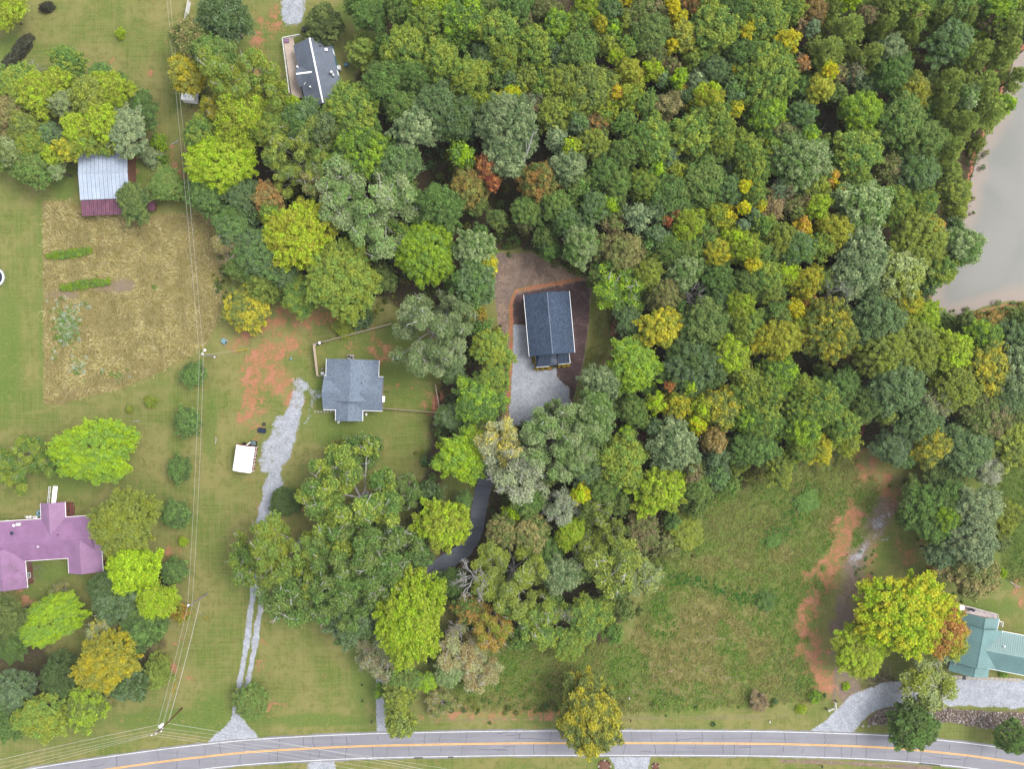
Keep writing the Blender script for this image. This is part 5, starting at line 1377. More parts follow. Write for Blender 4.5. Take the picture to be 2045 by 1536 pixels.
# deck: joists, boards, railing
dk = [(566, 78, .9), (585.5, 72, .9), (605, 194, .9), (583.5, 197, .9)]
q = [np.array(rel(h, *p)) for p in dk]
n = 74; mb = MB()
for i in range(n):
    f0, f1 = i / n, (i + .88) / n
    a, b = q[0] * (1 - f0) + q[3] * f0, q[1] * (1 - f0) + q[2] * f0
    c, d = q[1] * (1 - f1) + q[2] * f1, q[0] * (1 - f1) + q[3] * f1
    mb.slab([a, d, c, b], .05)
tag(mb.build('deck_boards', M['wood'], h), kind='stuff')
mb = MB()
for f in np.linspace(0, 1, 8): mb.tube([q[0] * (1 - f) + q[3] * f - [0, 0, .12], q[1] * (1 - f) + q[2] * f - [0, 0, .12]], .07, 4)
mb.build('deck_joist', M['wooddark'], h)
def rail(root, pts, m, hgt=1.0, post=2.0, name='railing'):
    P_ = [np.array(p) for p in pts]
    for a, b in zip(P_[:-1], P_[1:]):
        L = np.linalg.norm(b - a); n = max(1, int(L / post)); ang = math.atan2(b[1] - a[1], b[0] - a[0])
        c = (a + b) / 2
        mb = MB().box((c[0], c[1], c[2] + hgt), (L, .14, .06), rz=ang).box((c[0], c[1], c[2] + hgt * .35), (L, .05, .08), rz=ang)
        for k in range(int(L / .16)):
            f = (k + .5) / int(L / .16); p = a * (1 - f) + b * f
            mb.box((p[0], p[1], p[2] + hgt * .67), (.04, .04, hgt * .62), rz=ang)
        mb.build(name, m, root)
        for k in range(n + 1):
            p = a * (1 - k / n) + b * k / n
            MB().box((p[0], p[1], p[2] + hgt / 2 - .42), (.11, .11, hgt + .9), rz=ang).build('railing_post', m, root)
rail(h, [rel(h, 580, 187, .95), rel(h, 566, 78.5, .95), rel(h, 601, 71.5, .95)], M['offwhite'])
for k in range(3):
    x, y, z = rel(h, 590, 196 + k * 2.6, 0); MB().box((x, y, .65 - k * .22), (2.2, .28, .06), rz=R(-8)).build('stair_tread', M['wood'], h)
# --- metal barn with maroon lean-to
h = empty('barn', (*P(207, 360), 0), 0, 'white metal-roofed barn with a maroon lean-to along its lower edge', 'barn')
shed_slope(h, [(156, 345.2, 5.1), (254, 341.5, 5.1), (254.5, 288, 4.5), (155.5, 291, 4.5)], M['barnroof'], .45, n=12)
shed_slope(h, [(156, 346, 5.1), (254, 342.3, 5.1), (259, 395, 3.7), (160, 399, 3.7)], M['barnroof'], .45, n=12)
x0, x1 = rel(h, 158, 293, 3.6), rel(h, 257, 396, 3.6)
MB().box(((x0[0] + x1[0]) / 2, (x0[1] + x1[1]) / 2, 1.75), (x1[0] - x0[0] - .4, x0[1] - x1[1] - .4, 3.5), rz=R(2)).build('wall', M['wooddark'], h)
MB().tube([rel(h, 155.6, 345.6, 5.14), rel(h, 254.4, 341.9, 5.14)], .12, 5).build('ridge_cap', M['barnroof'], h)
shed_slope(h, [(161, 399.5, 3.45), (260, 396, 3.45), (257.5, 427, 2.4), (164, 431, 2.4)], M['maroon'], .45, n=12)
mb = MB()
for px in (165, 188, 211, 234, 256):
    x, y, z = rel(h, px, 429.5 - (px - 165) * .03, 0); mb = MB().box((x, y, 1.15), (.16, .16, 2.3)).build('lean_to_post', M['wooddark'], h)
# junk bay beside it
j = empty('scrap_bay', (*P(265, 335), 0), 0, 'rusty red pipes and timbers lying on bare clay beside the metal barn', 'scrap pile')
for k, (a, b, m) in enumerate([((258, 318), (270, 312), 'rust'), ((259, 322), (272, 318), 'rust'), ((262, 312), (262, 324), 'rust'), ((257, 352), (263, 361), 'dark'), ((258, 349), (264, 342), 'dark'), ((261, 337), (262, 345), 'steel'), ((257, 362), (260, 350), 'steel'), ((266, 314), (271, 321), 'rust')]):
    MB().tube([rel(j, *a, .25 + .05 * k), rel(j, *b, .25 + .05 * k)], .11, 6).build('pipe' if m != 'dark' else 'timber', M[m], j)
h = empty('red_roofed_coop', (*P(309, 414), 0), R(-8), 'tiny maroon-roofed coop half hidden under the tree beside the barn', 'coop')
MB().box((0, 0, .7), (1.2, 1.6, 1.4)).build('wall', M['wooddark'], h)
MB().slab([(-.75, -1.05, 1.35), (.75, -1.05, 1.35), (.75, 1.05, 1.75), (-.75, 1.05, 1.75)], .07).build('roof_panel', M['maroon'], h)
# --- purple-roofed house
h = empty('purple_roofed_house', (*P(95, 1080), 0), 0, 'long house with ribbed purple metal roof and three wings', 'house')
g = gable(h, (-130, 1092), (190, 1070.5), 41, 2.9, 1.75, M['purple'], M['brick'], ribs=.36, gutter=M['white'], cap=M['purple'], capw=.3)
gable(h, (105, 1004), (108.5, 1078), 24.5, 2.92, 1.35, M['purple'], M['brick'], ribs=.36, gutter=M['white'], cap=M['purple'], capw=.3)
gable(h, (167, 1066), (171.5, 1144), 34, 2.94, 1.55, M['purple'], M['brick'], ribs=.36, gutter=M['white'], cap=M['purple'], capw=.3)
gable(h, (10, 1096), (17, 1178), 38, 2.88, 1.5, M['purple'], M['brick'], ribs=.36, gutter=M['white'], cap=M['purple'], capw=.3)
for px, py, z, m in [(77, 1092, 4.2, 'white'), (116, 1068, 4.4, 'maroon')]: vent(h, px, py, z, .1, .3, M[m])
x, y, z = rel(h, 29, 1049.5, 3.7); MB().ball((x, y, 4.0), .3, 10, 6, .6).tube([(x, y, 3.3), (x, y, 3.9)], .09, 6).build('roof_vent', M['white'], h)
x, y, z = rel(h, 39, 1047, 3.4); MB().box((x, y, 3.7), (.75, .6, .55)).box((x - .5, y - .15, 3.5), (.5, .2, .2)).build('roof_unit', M['offwhite'], h)
x, y, z = rel(h, 24.5, 1065, 4.2); mb = MB().tube([(x, y, 3.7), (x, y, 4.3)], .05, 6); mb.ball((x, y, 4.42), .42, 12, 6, .3); mb.build('satellite_dish', M['navy'], h)
# brick step with grill, ramp, table behind it
o = empty('back_stoop', (*P(138.5, 1017), 0), R(-3), 'small brick stoop in the corner of the purple roof', 'stoop')
MB().box((0, 0, .25), (1.7, 3.2, .5)).build('platform', M['brick'], o); MB().box((1.0, -.2, .12), (.5, 2.2, .24)).build('step', M['brick'], o)
o = empty('grill', (*P(136, 1021, .5), .5), 0, 'black grill standing on the brick stoop', 'grill')
MB().box((0, 0, .5), (.9, .55, .5)).build('firebox', M['dark'], o); MB().tube([(-.3, -.2, 0), (-.3, -.2, .3)], .04, 4).tube([(.3, .2, 0), (.3, .2, .3)], .04, 4).tube([(-.3, .2, 0), (-.3, .2, .3)], .04, 4).tube([(.3, -.2, 0), (.3, -.2, .3)], .04, 4).build('leg', M['dark'], o)
o = empty('ramp', (*P(107, 988), 0), R(-2), 'white boarded wheelchair ramp running up to the purple roof', 'ramp')
for k in range(18): MB().box((.45, -1.85 + k * .218, .62 - k * .028), (1.05, .2, .05), rx=-.12).build('plank', M['white'], o)
for xx in (-.62, -.28): MB().box((xx, 0, .95), (.1, 3.9, .08), rx=-.09).build('handrail', M['offwhite'], o)
for k in range(4): MB().box((-.62, -1.8 + k * 1.2, .45), (.09, .09, .95)).build('post', M['offwhite'], o)
o = empty('garden_table', (*P(78.5, 1025.5, .8), 0), 0, 'round glass garden table beside the north wing of the purple roof', 'table')
MB().cyl((0, 0, .72), .75, .05, 20).build('tabletop', M['aqua'], o); MB().tube([(0, 0, 0), (0, 0, .9)], .06, 6).ball((0, 0, .95), .16).build('stand', M['dark'], o)
for k, (px, py) in enumerate([(54, 1034.5), (60, 1034), (68, 1035), (72, 1035), (15, 1043)]):
    o = empty('patio_chair', (*P(px, py - 1, .5), 0), R(20 * k), ['leftmost of four white patio chairs against the purple-roofed wall', 'second from left of four white patio chairs against the purple-roofed wall', 'third from left of four white patio chairs against the purple-roofed wall', 'white patio chair nearest the round glass table', 'white patio chair alone by the far end of the purple roof'][k], 'chair', 'white patio chairs')
    MB().box((0, 0, .42), (.5, .5, .06)).build('seat', M['white'], o); MB().box((0, .25, .72), (.5, .06, .55)).build('backrest', M['white'], o)
    for a in (-.2, .2):
        for b in (-.2, .2): MB().box((a, b, .2), (.05, .05, .4)).build('leg', M['white'], o)
# --- green metal-roofed house
h = empty('green_roofed_house', (*P(1958, 1300), 0), 0, 'house with ribbed sea-green metal roof beside the grey gravel drive', 'house')
kw = dict(ribs=.42, cap=M['teal'], capw=.3)
gable(h, (1951, 1251), (1937, 1327), 52, 3.2, 2.5, M['teal'], M['beige'], gutter=M['white'], **kw)
gable(h, (1955.5, 1229), (1950, 1258), 41, 2.7, 2.2, M['teal'], M['beige'], gutter=M['white'], **kw)
gable(h, (1938, 1322), (1933.5, 1347), 40, 2.7, 2.0, M['teal'], M['beige'], **kw)
gable(h, (1944, 1290.5), (2056, 1312), 39, 3.0, 2.0, M['teal'], M['beige'], gutter=M['white'], **kw)
vent(h, 2004.5, 1291, 4.4, .1, .35)
x, y, z = rel(h, 1911, 1242, 2.2); MB().box((x - 1.0, y - .6, 2.2), (2.4, 1.9, .12), rz=R(-15)).build('porch_roof', M['offwhite'], h)
q = [np.array(rel(h, *p)) for p in [(1911, 1205, 1.2), (1989, 1226, 1.2), (1997, 1248, 1.2), (1914, 1232, 1.2)]]
nb = 34; mb = MB()
for i in range(nb):
    f0, f1 = i / nb, (i + .88) / nb
    mb.slab([q[3] * f1 + q[0] * (1 - f1), q[2] * f1 + q[1] * (1 - f1), q[2] * f0 + q[1] * (1 - f0), q[3] * f0 + q[0] * (1 - f0)], .05)
tag(mb.build('deck_boards', M['greywood'], h), kind='stuff')
rail(h, [rel(h, 1912, 1229, 1.2), rel(h, 1911, 1205.5, 1.2), rel(h, 1988, 1226, 1.2), rel(h, 1987, 1236, 1.2)], M['greywood'])
rail(h, [rel(h, 1988, 1238, .9), rel(h, 1998, 1241, .9), rel(h, 1996, 1250, .9)], M['offwhite'])
rail(h, [rel(h, 1999, 1262, .4), rel(h, 2060, 1276, .4)], M['wooddark'], .8)
MB().box(rel(h, 1902, 1213, .6), (1.6, 3.0, 1.2), rz=R(-15)).build('stair_block', M['wooddark'], h)
mb = MB(); x, y, z = rel(h, 1942, 1354, 0)
for px in range(1900, 2040, 9):
    x, y, z = rel(h, px, 1352 + (px - 1900) * .05, 0); MB().box((x, y, .06), (.98, .7, .12)).build('paving_slab', M['stonepale'], h)
x, y, z = rel(h, 1925, 1354, 0); MB().box((x, y, .14), (.7, .9, .06)).build('door_mat', M['dark'], h)
o = empty('deck_table', (*P(1921.5, 1215, 2), 1.2), 0, 'round white table on the grey deck of the green-roofed house', 'table')
MB().cyl((0, 0, .72), .62, .05, 20).build('tabletop', M['white'], o); MB().tube([(0, 0, 0), (0, 0, .72)], .06, 6).cyl((0, 0, 0), .3, .04, 12).build('stand', M['white'], o)
o = empty('grill', (*P(1941.5, 1218, 2), 1.2), R(-18), 'long black grill against the rail of the grey deck', 'grill')
MB().box((.2, 0, .75), (.9, .55, .35)).ball((.2, 0, .95), .42, 10, 6, .5).build('lid', M['navy'], o); MB().box((-.6, 0, .75), (.55, .45, .06)).build('side_shelf', M['dark'], o)
for a in (-.2, .55):
    for b in (-.2, .2): MB().box((a, b, .3), (.06, .06, .6)).build('leg', M['dark'], o)
for px, py, m, lab in [(1927.5, 1229.5, 'blue', 'blue and white deck chair nearer the white table'), (1939, 1231.5, 'blue', 'blue and white deck chair farther from the white table'), (1933.5, 1229.5, 'orangef', 'orange deck chair between the two blue ones')]:
    o = empty('deck_chair', (*P(px, py, 1.6), 1.2), R(-15), lab, 'chair', 'deck chairs on the grey deck')
    MB().box((0, -.15, .35), (.55, .75, .06)).build('seat', M[m], o); MB().box((0, .32, .6), (.55, .25, .55), rx=-.5).build('backrest', M[m], o)
    for a in (-.33, .33): MB().box((a, 0, .22), (.07, .95, .44)).build('frame_side', M['white'], o)
# --- white arched shed with red doors
h = empty('arched_shed', (*P(494, 914), 0), R(-8.6), 'small white arch-roofed shed with red trimmed front beside the gravel drive', 'shed')
W2, L2 = 2.15, 2.95
mb = MB(); arc = [(-W2, 2.15), (-W2 * .93, 2.55), (-W2 * .6, 3.05), (0, 3.3), (W2 * .6, 3.05), (W2 * .93, 2.6), (W2, 2.3)]
for (x0, z0), (x1, z1) in zip(arc[:-1], arc[1:]): mb.slab([(x0, -L2, z0), (x1, -L2, z1), (x1, L2, z1), (x0, L2, z0)], .06)
mb.build('roof', M['white'], h)
pts = [(x * .93, z - .12) for x, z in arc]; n = len(pts)
MB().add([(p[0], -L2 + .12, p[1]) for p in pts] + [(p[0], L2 - .12, p[1]) for p in pts] + [(pts[0][0], -L2 + .12, 0), (pts[-1][0], -L2 + .12, 0), (pts[0][0], L2 - .12, 0), (pts[-1][0], L2 - .12, 0)],
         [tuple(range(n)) + (2 * n + 1, 2 * n), tuple(range(2 * n - 1, n - 1, -1)) + (2 * n + 2, 2 * n + 3), (0, 2 * n, 2 * n + 2, n), (n - 1, 2 * n - 1, 2 * n + 3, 2 * n + 1)]).build('wall', M['redwall'], h)
xw = W2 * .93 + .03
for y0, wd in [(-2.2, 1.1), (-.75, .9), (.75, .9), (2.2, 1.1)]:
    d_ = MB().box((xw, y0, 1.05), (.06, wd, 1.9)).build('door', M['redwall'], h)
    MB().box((xw + .05, y0 - wd / 2, 1.05), (.05, .1, 2.0)).box((xw + .05, y0 + wd / 2, 1.05), (.05, .1, 2.0)).box((xw + .05, y0, 2.05), (.05, wd, .12)).box((xw + .05, y0, 1.05), (.04, wd - .1, .08)).build('door_trim', M['white'], d_)
MB().box((-.2, L2 + .05, 2.0), (3.6, .1, .14)).build('gable_trim', M['redwall'], h)
o = empty('covered_mower', (*P(507, 886), 0), R(-5), 'grey-green tarped mower at the upper end of the arched shed', 'mower')
MB().ball((0, 0, .5), .75, 10, 6, .7).build('tarp', M['tarp'], o); MB().box((0, 0, .2), (1.5, .9, .3)).build('deck', M['dark'], o)
for a in (-.5, .5):
    for b in (-.45, .45): MB().cyl((a, b, 0), .2, .25, 10).build('wheel', M['dark'], o)
o = MB().box((0, 0, .5), (.22, 1.6, .06), rz=R(-55), rx=.3).build('white_board', M['white']); o.location = (*P(497, 887), 0.1); tag(o, 'white board leaning at the upper end of the arched shed', 'board')
o = MB().box((0, 0, .3), (.5, .6, .6)).box((0, 0, .63), (.56, .66, .06)).build('trash_bin', M['dark']); o.location = (*P(489, 886), 0); tag(o, 'small black bin at the upper corner of the arched shed', 'bin')
# black tub and tyre on the gravel
o = empty('plastic_tub', (*P(523, 860), 0), R(-8), 'dark blue-black moulded tub lying beside the gravel drive', 'tub')
MB().add(*(lambda n: ([(math.copysign(abs(math.cos(t)) ** .5, math.cos(t)) * .98, math.copysign(abs(math.sin(t)) ** .5, math.sin(t)) * .64, 0) for t in np.linspace(0, 2 * math.pi, n, endpoint=False)]
                       + [(math.copysign(abs(math.cos(t)) ** .5, math.cos(t)) * .85, math.copysign(abs(math.sin(t)) ** .5, math.sin(t)) * .5, .48) for t in np.linspace(0, 2 * math.pi, n, endpoint=False)],
                      [(k, (k + 1) % n, (k + 1) % n + n, k + n) for k in range(n)] + [tuple(range(n, 2 * n))]))(28)).build('shell', M['navy'], o)
for k in (-1, 0, 1): MB().box((k * .4, 0, .5), (.08, .7, .05)).build('rib', M['navy'], o)
def torus(R_, r_, n=20, m=8):
    mb = MB(); vs = []; fs = []
    for i in range(n):
        for j in range(m):
            a, b = 2 * math.pi * i / n, 2 * math.pi * j / m
            vs.append(((R_ + r_ * math.cos(b)) * math.cos(a), (R_ + r_ * math.cos(b)) * math.sin(a), r_ + r_ * math.sin(b)))
            fs.append((i * m + j, ((i + 1) % n) * m + j, ((i + 1) % n) * m + (j + 1) % m, i * m + (j + 1) % m))
    return mb.add(vs, fs)
o = torus(.3, .13).build('tyre', M['dark'], None, True); o.location = (*P(527.5, 847.5), 0); tag(o, 'old black tyre on the grass above the dark tub', 'tyre')
# --- white camper under the yellow tree
h = empty('camper_trailer', (*P(386, 192), 0), R(-6), 'white camper trailer half hidden below the yellow-orange tree', 'camper')
MB().box((0, -.2, 1.5), (3.0, 3.2, 2.0)).build('body', M['white'], h)
MB().slab([(-1.5, -1.8, 2.56), (1.5, -1.8, 2.56), (1.5, -.12, 2.62), (-1.5, -.12, 2.62)], .05).build('roof_panel', M['white'], h)
MB().slab([(-1.5, .0, 2.62), (1.5, .0, 2.62), (1.5, 1.4, 2.56), (-1.5, 1.4, 2.56)], .05).build('roof_panel', M['offwhite'], h)
MB().box((-.7, -1.0, 2.64), (.6, .4, .08)).build('roof_hatch', M['steel'], h); MB().box((.5, .7, 2.64), (1.0, .7, .05)).build('skylight', M['glass'], h)
for a in (-1.4, 1.4): MB().cyl((a, -.2, 0), .34, .7, 12).build('wheel', M['dark'], h)
MB().tube([(0, -1.8, .5), (0, -3.0, .45)], .07, 5).build('tow_bar', M['dark'], h)

# ------------------------------------------------------------------ fences
def plank_fence(name, label, pts, hgt=1.8, pitch=2.4, m=None, picket=.14, gap=.02):
    W_ = [np.array(P(*p)) for p in pts]
    root = empty(name, (*W_[0], 0), 0, label, 'fence')
    o0 = W_[0]
    for a, b in zip(W_[:-1], W_[1:]):
        L = np.linalg.norm(b - a); ang = math.atan2(b[1] - a[1], b[0] - a[0]); n = max(1, round(L / pitch))
        for k in range(n):
            p, q_ = a + (b - a) * k / n - o0, a + (b - a) * (k + 1) / n - o0
            c = (p + q_) / 2; l = L / n
            MB().box((p[0], p[1], hgt / 2), (.11, .11, hgt + .1), rz=ang).build('post', M['fencewood'], root)
            pn = MB()
            for z in (.35, hgt - .3): pn.box((c[0], c[1], z), (l - .12, .05, .09), rz=ang)
            m_ = int((l - .12) / (picket + gap))
            nrm = np.array([-math.sin(ang), math.cos(ang)])
            for j in range(m_):
                f = (j + .5) / m_; r_ = p + (q_ - p) * (.04 + .92 * f) + nrm * .04
                pn.box((r_[0], r_[1], hgt / 2 + rnd.uniform(-.015, .015)), (picket, .022, hgt - .06), rz=ang)
            pn.build('fence_panel', m or M['fencewood'], root)
        p = b - o0; MB().box((p[0], p[1], hgt / 2), (.11, .11, hgt + .1), rz=ang).build('post', M['wooddark'], root)
plank_fence('plank_fence', 'tan plank fence along the upper and outer sides of the grey house yard', [(783, 647), (628.5, 688), (636, 751), (650, 752)])
plank_fence('picket_fence', 'thin pale fence closing the lower corner of the grey house yard', [(766, 815.5), (880, 824.5), (870, 767)], 1.5, 2.4, M['fencewood'])
o = plank_fence('board_fence', 'short whitish board fence at the top edge of the lawn', [(381, 5), (376, 30), (371, 66)], 1.7, 2.2, M['offwhite'])
def corner_rail(pts, label):
    W_ = [np.array(P(*p)) for p in pts]; root = empty('rail_fence', (*W_[0], 0), 0, label, 'fence')
    for i, p in enumerate(W_):
        p = p - W_[0]; MB().box((p[0], p[1], .6), (.2, .2, 1.3)).build('post', M['dark'] if i in (0, len(W_) - 1) else M['offwhite'], root)
    for a, b in zip(W_[:-1], W_[1:]):
        for z in (.55, 1.05): MB().tube([(*(a - W_[0]), z), (*(b - W_[0]), z)], .07, 5).build('rail', M['offwhite'], root)
corner_rail([(1667, 1399), (1666, 1412), (1652, 1417), (1648, 1414)], 'short white rail fence corner with dark end posts at the farm lane mouth')
o = MB().box((0, 0, .45), (.5, 3.6, .3)).box((0, -1.7, .2), (.3, .2, .4)).box((0, 1.7, .2), (.3, .2, .4)).build('red_beam', M['rust']); o.location = (*P(1722, 857), 0); o.rotation_euler = (0, 0, R(-17)); tag(o, 'rusty red beam lying at the woods edge above the clay track', 'beam')

# ------------------------------------------------------------------ poles, wires
def pole(px, py, h, m, label, arm=None, extra=None):
    x, y = P(px, py)
    r = empty('utility_pole', (x, y, 0), 0, label, 'utility pole')
    MB().tube([(0, 0, -.2), (0, 0, h)], [.17, .11], 10).build('shaft', m, r)
    return r
def top_h(base, top):
    """height of a pole from where its foot and its head appear"""
    b = math.hypot(base[0] - CX, base[1] - CY); t = math.hypot(top[0] - CX, top[1] - CY)
    return CAM_H * (1 - b / t)
p1 = pole(432, 712, 8.6, M['polegrey'], 'grey utility pole with a lamp beside the hay field corner')
MB().tube([(0, 0, 8.2), (.5, .6, 8.5), (.9, 1.0, 8.45)], .05, 5).build('lamp_arm', M['steel'], p1)
MB().ball((.95, 1.05, 8.4), .28, 10, 6, .6).build('lamp_head', M['white'], p1)
MB().cyl((.15, .25, 7.4), .16, .5, 10).build('insulator', M['white'], p1)
MB().ball((.2, -.2, 1.5), .22).build('meter', M['offwhite'], p1)
p2 = pole(414, 1186, 9.8, M['polegrey'], 'grey utility pole leaning over a small orange-tinged shrub')
MB().cyl((-.1, .2, 9.2), .16, .5, 10).build('insulator', M['white'], p2)
p3 = pole(364, 1415, 12.0, M['polebrown'], 'brown utility pole with crossarms and white transformer by the road')
for z, l in [(11.8, 2.4), (10.6, 2.2)]: MB().box((0, 0, z), (l, .12, .14), rz=R(22)).build('crossarm', M['polegrey'], p3)
MB().cyl((-.35, .3, 8.6), .34, 1.1, 14).ball((-.35, .3, 9.7), .3, 10, 6, .4).build('transformer', M['white'], p3)
ins = []
for dx, z in [(-1.1, 11.95), (0, 12.1), (1.1, 11.95), (.4, 10.0)]:
    q = (dx * math.cos(R(22)), dx * math.sin(R(22)), z); MB().cyl((q[0], q[1], z - .1), .09, .26, 8).build('insulator', M['white'], p3); ins.append(np.array(q) + np.array(p3.location))
def wire(a, b, sag, label, r=.017, group='power lines'):
    a, b = np.array(a, float), np.array(b, float)
    pts = []
    for k in range(25):
        t = k / 24; p = a * (1 - t) + b * t; p[2] -= sag * 4 * t * (1 - t); pts.append(p)
    o = MB().tube(pts, r, 4).build('power_line', M['wire']); tag(o, label, 'power line', group)
L1, L2_ = np.array(p1.location), np.array(p2.location)
far = np.array(P3(317, -160, 9.2))
for k, dx in enumerate((-.0, .7)):
    n_ = ['outer', 'inner'][k]
    wire(far + [dx, 0, 0], L1 + [dx - .2, 0, 8.5 - .4 * k], .6, n_ + ' wire of the pair running up the lawn from the lamp pole')
    wire(L1 + [dx - .2, 0, 8.5 - .4 * k], L2_ + [dx - .2, 0, 9.6 - .6 * k], .7, n_ + ' wire of the pair between the lamp pole and the leaning pole')
    wire(L2_ + [dx - .2, 0, 9.6 - .6 * k], np.array(p3.location) + [dx - .3, .2, 11.6 - .8 * k], .5, n_ + ' wire of the pair between the leaning pole and the transformer pole')
wire(L2_ + [.9, 0, 6.0], np.array(p3.location) + [.2, .3, 7.0], .6, 'low grey cable between the leaning pole and the transformer pole', .035)
names = ['topmost', 'second', 'third', 'lowest']
order = [2, 1, 0, 3]
for k, q in enumerate(ins):
    nm = ['outermost', 'middle', 'third', 'nearest'][k] if False else ['lowest', 'second lowest', 'second highest', 'highest'][k if k < 3 else 3]
    wire(q, P3(-170, 1604 - [0, 14, 26, 36][k], 11.5), 1.2, nm + ' of the four road wires running left from the transformer pole', .017, 'road wires')
    wire(q, P3(1150, [1606, 1592, 1578, 1562][k] + 20, 11.5), 1.3, nm + ' of the four road wires running right across the road', .017, 'road wires')
wire(np.array(p3.location) + [0, 0, 7.4], P3(-170, 1560, 7.0), 1.0, 'thick telephone cable running left below the road wires', .03, 'telephone cables')
wire(np.array(p3.location) + [0, 0, 7.4], P3(1050, 1580, 7.0), 1.0, 'thick telephone cable running right below the road wires', .03, 'telephone cables')
def guy(p, h_, gx_, gy_, label):
    a = np.array(p.location) + [0, 0, h_]; b = np.array(P3(gx_, gy_, 0))
    r = empty('guy_wire', tuple(b), 0, label, 'guy wire')
    MB().tube([a - b, (0, 0, 0)], .018, 4).build('cable', M['steel'], r)
    MB().tube([(a - b) * .04, (a - b) * .30], .09, 6).build('guard', M['yellow'], r)
guy(p1, 7.5, 499, 697, 'yellow-guarded guy wire of the lamp pole'); guy(p2, 8.2, 417, 1240, 'yellow-guarded guy wire of the leaning pole'); guy(p3, 9.5, 352, 1360, 'yellow-guarded guy wire of the transformer pole')

# ------------------------------------------------------------------ yard things
o = empty('utility_box', (*P(449, 682), 0), R(-35), 'pale blue-green utility box in a white concrete curb near the lamp pole', 'utility box')
MB().box((0, 0, .12), (1.3, 1.2, .24)).build('curb', M['concrete'], o); MB().box((-.05, 0, .4), (1.0, .95, .6)).build('cabinet', M['aqua'], o); MB().box((.5, 0, .32), (.18, .7, .3)).build('lock_plate', M['dark'], o)
o = empty('trampoline', (*P(-11, 553.5, .9), 0), 0, 'round trampoline with dark mat and white padded rim at the lawn edge', 'trampoline')
MB().cyl((0, 0, .85), 1.78, .03, 36).build('mat', M['navy'], o); t_ = torus(1.95, .12, 40, 6).build('rim', M['white'], o); t_.location = (0, 0, .78)
t_ = torus(2.2, .06, 40, 5).build('frame', M['steel'], o); t_.location = (0, 0, .75)
for k in range(8): MB().tube([(2.2 * math.cos(k * .785), 2.2 * math.sin(k * .785), 0), (2.2 * math.cos(k * .785), 2.2 * math.sin(k * .785), .85)], .05, 5).build('leg', M['steel'], o)
for k in range(7):
    o = MB().box((0, 0, .03), (.42 + .04 * (k % 2), .42, .06), rz=R(4 * (k % 3) - 4)).build('stepping_stone', M['stonepale']); o.location = (*P(629 + k * 6.4, 822.5 + (k == 0) * -.5), 0.02)
    tag(o, ['first pale stepping stone from the gravel', 'second pale stepping stone from the gravel', 'third pale stepping stone from the gravel', 'middle pale stepping stone of the row to the grey house', 'third pale stepping stone from the grey house', 'second pale stepping stone from the grey house', 'last pale stepping stone beside the grey house'][k], 'stepping stone', 'stepping stones to the grey house')
o = empty('propane_tank', (*P(766, 797), 0), R(85), 'white rounded tank against the side wall of the grey house', 'tank')
MB().tube([(-.75, 0, .75), (-.6, 0, .75), (.6, 0, .75), (.75, 0, .75)], [.25, .45, .45, .25], 14).build('vessel', M['white'], o)
for a in (-.4, .4): MB().box((a, 0, .18), (.15, .6, .36)).build('foot', M['concrete'], o)
o = MB().tube([(0, 0, .1), (1.6, -.1, .1)], .07, 5).build('drain_pipe', M['dark']); o.location = (*P(763, 782.5), 0); tag(o, 'black drain pipe lying out from the grey house wall', 'pipe')
for px, py, lab in [(731.5, 827.5, 'white garden pot beside the front gable of the grey house'), (677, 843, 'white and mauve pot below the front gable of the grey house')]:
    o = empty('garden_pot', (*P(px, py), 0), 0, lab, 'pot'); MB().cyl((0, 0, 0), .22, .42, 12, .32).build('pot', M['white'], o); MB().ball((0, 0, .5), .26, 8, 5, .7).build('flowers', M['offwhite'], o)
o = empty('covered_grill', (*P(639, 685, .5), 0), R(12), 'black sled-shaped grill with white lid in the fenced yard corner', 'grill')
MB().add(*(lambda: ([(-.95, -.35, .5), (.3, -.4, .5), (.95, 0, .55), (.3, .4, .5), (-.95, .35, .5), (-.9, -.3, 1.0), (.3, -.35, 1.0), (.8, 0, .9), (.3, .35, 1.0), (-.9, .3, 1.0)], [(0, 1, 6, 5), (1, 2, 7, 6), (2, 3, 8, 7), (3, 4, 9, 8), (4, 0, 5, 9), (5, 6, 7, 8, 9), (4, 3, 2, 1, 0)]))()).build('body', M['dark'], o)
MB().box((.05, 0, 1.03), (.5, .6, .08)).build('lid', M['white'], o); MB().cyl((-1.1, -.25, .3), .12, .6, 10).build('gas_bottle', M['white'], o)
for a in (-.7, .4):
    for b in (-.25, .25): MB().box((a, b, .25), (.06, .06, .5)).build('leg', M['dark'], o)
o = MB().box((0, 0, .4), (.8, .7, .8)).box((0, 0, .85), (.5, .4, .1)).build('heat_pump', M['steel']); o.location = (*P(646, 746), 0); tag(o, 'grey heat pump between the plank fence and the grey house', 'heat pump')
o = MB().ball((0, 0, .2), .3, 8, 5, .7).build('boulder', M['stonepale']); o.location = (*P(644, 737), 0); tag(o, 'pale stone in the fenced strip beside the grey house', 'stone')
o = MB().ball((0, 0, .22), .32, 8, 5, .8).build('bucket', M['aqua']); o.location = (*P(581.5, 716.5), 0); tag(o, 'pale blue bucket lying on grass beside the red clay', 'bucket')
o = MB().cyl((0, 0, 0), .25, .5, 10).build('blue_barrel', M['blue']); o.location = (*P(438.5, 444), 0); tag(o, 'small blue barrel at the edge of the left trees', 'barrel')
o = MB().box((0, 0, .3), (.9, .7, .6)).build('utility_pedestal', M['tealwall']); o.location = (*P(692, 130), 0); tag(o, 'small teal box on the grass behind the slate-roofed trailer house', 'utility box')
o = empty('grill', (*P(608.5, 64.5), 0), 0, 'black kettle grill at the upper end of the trailer house deck', 'grill')
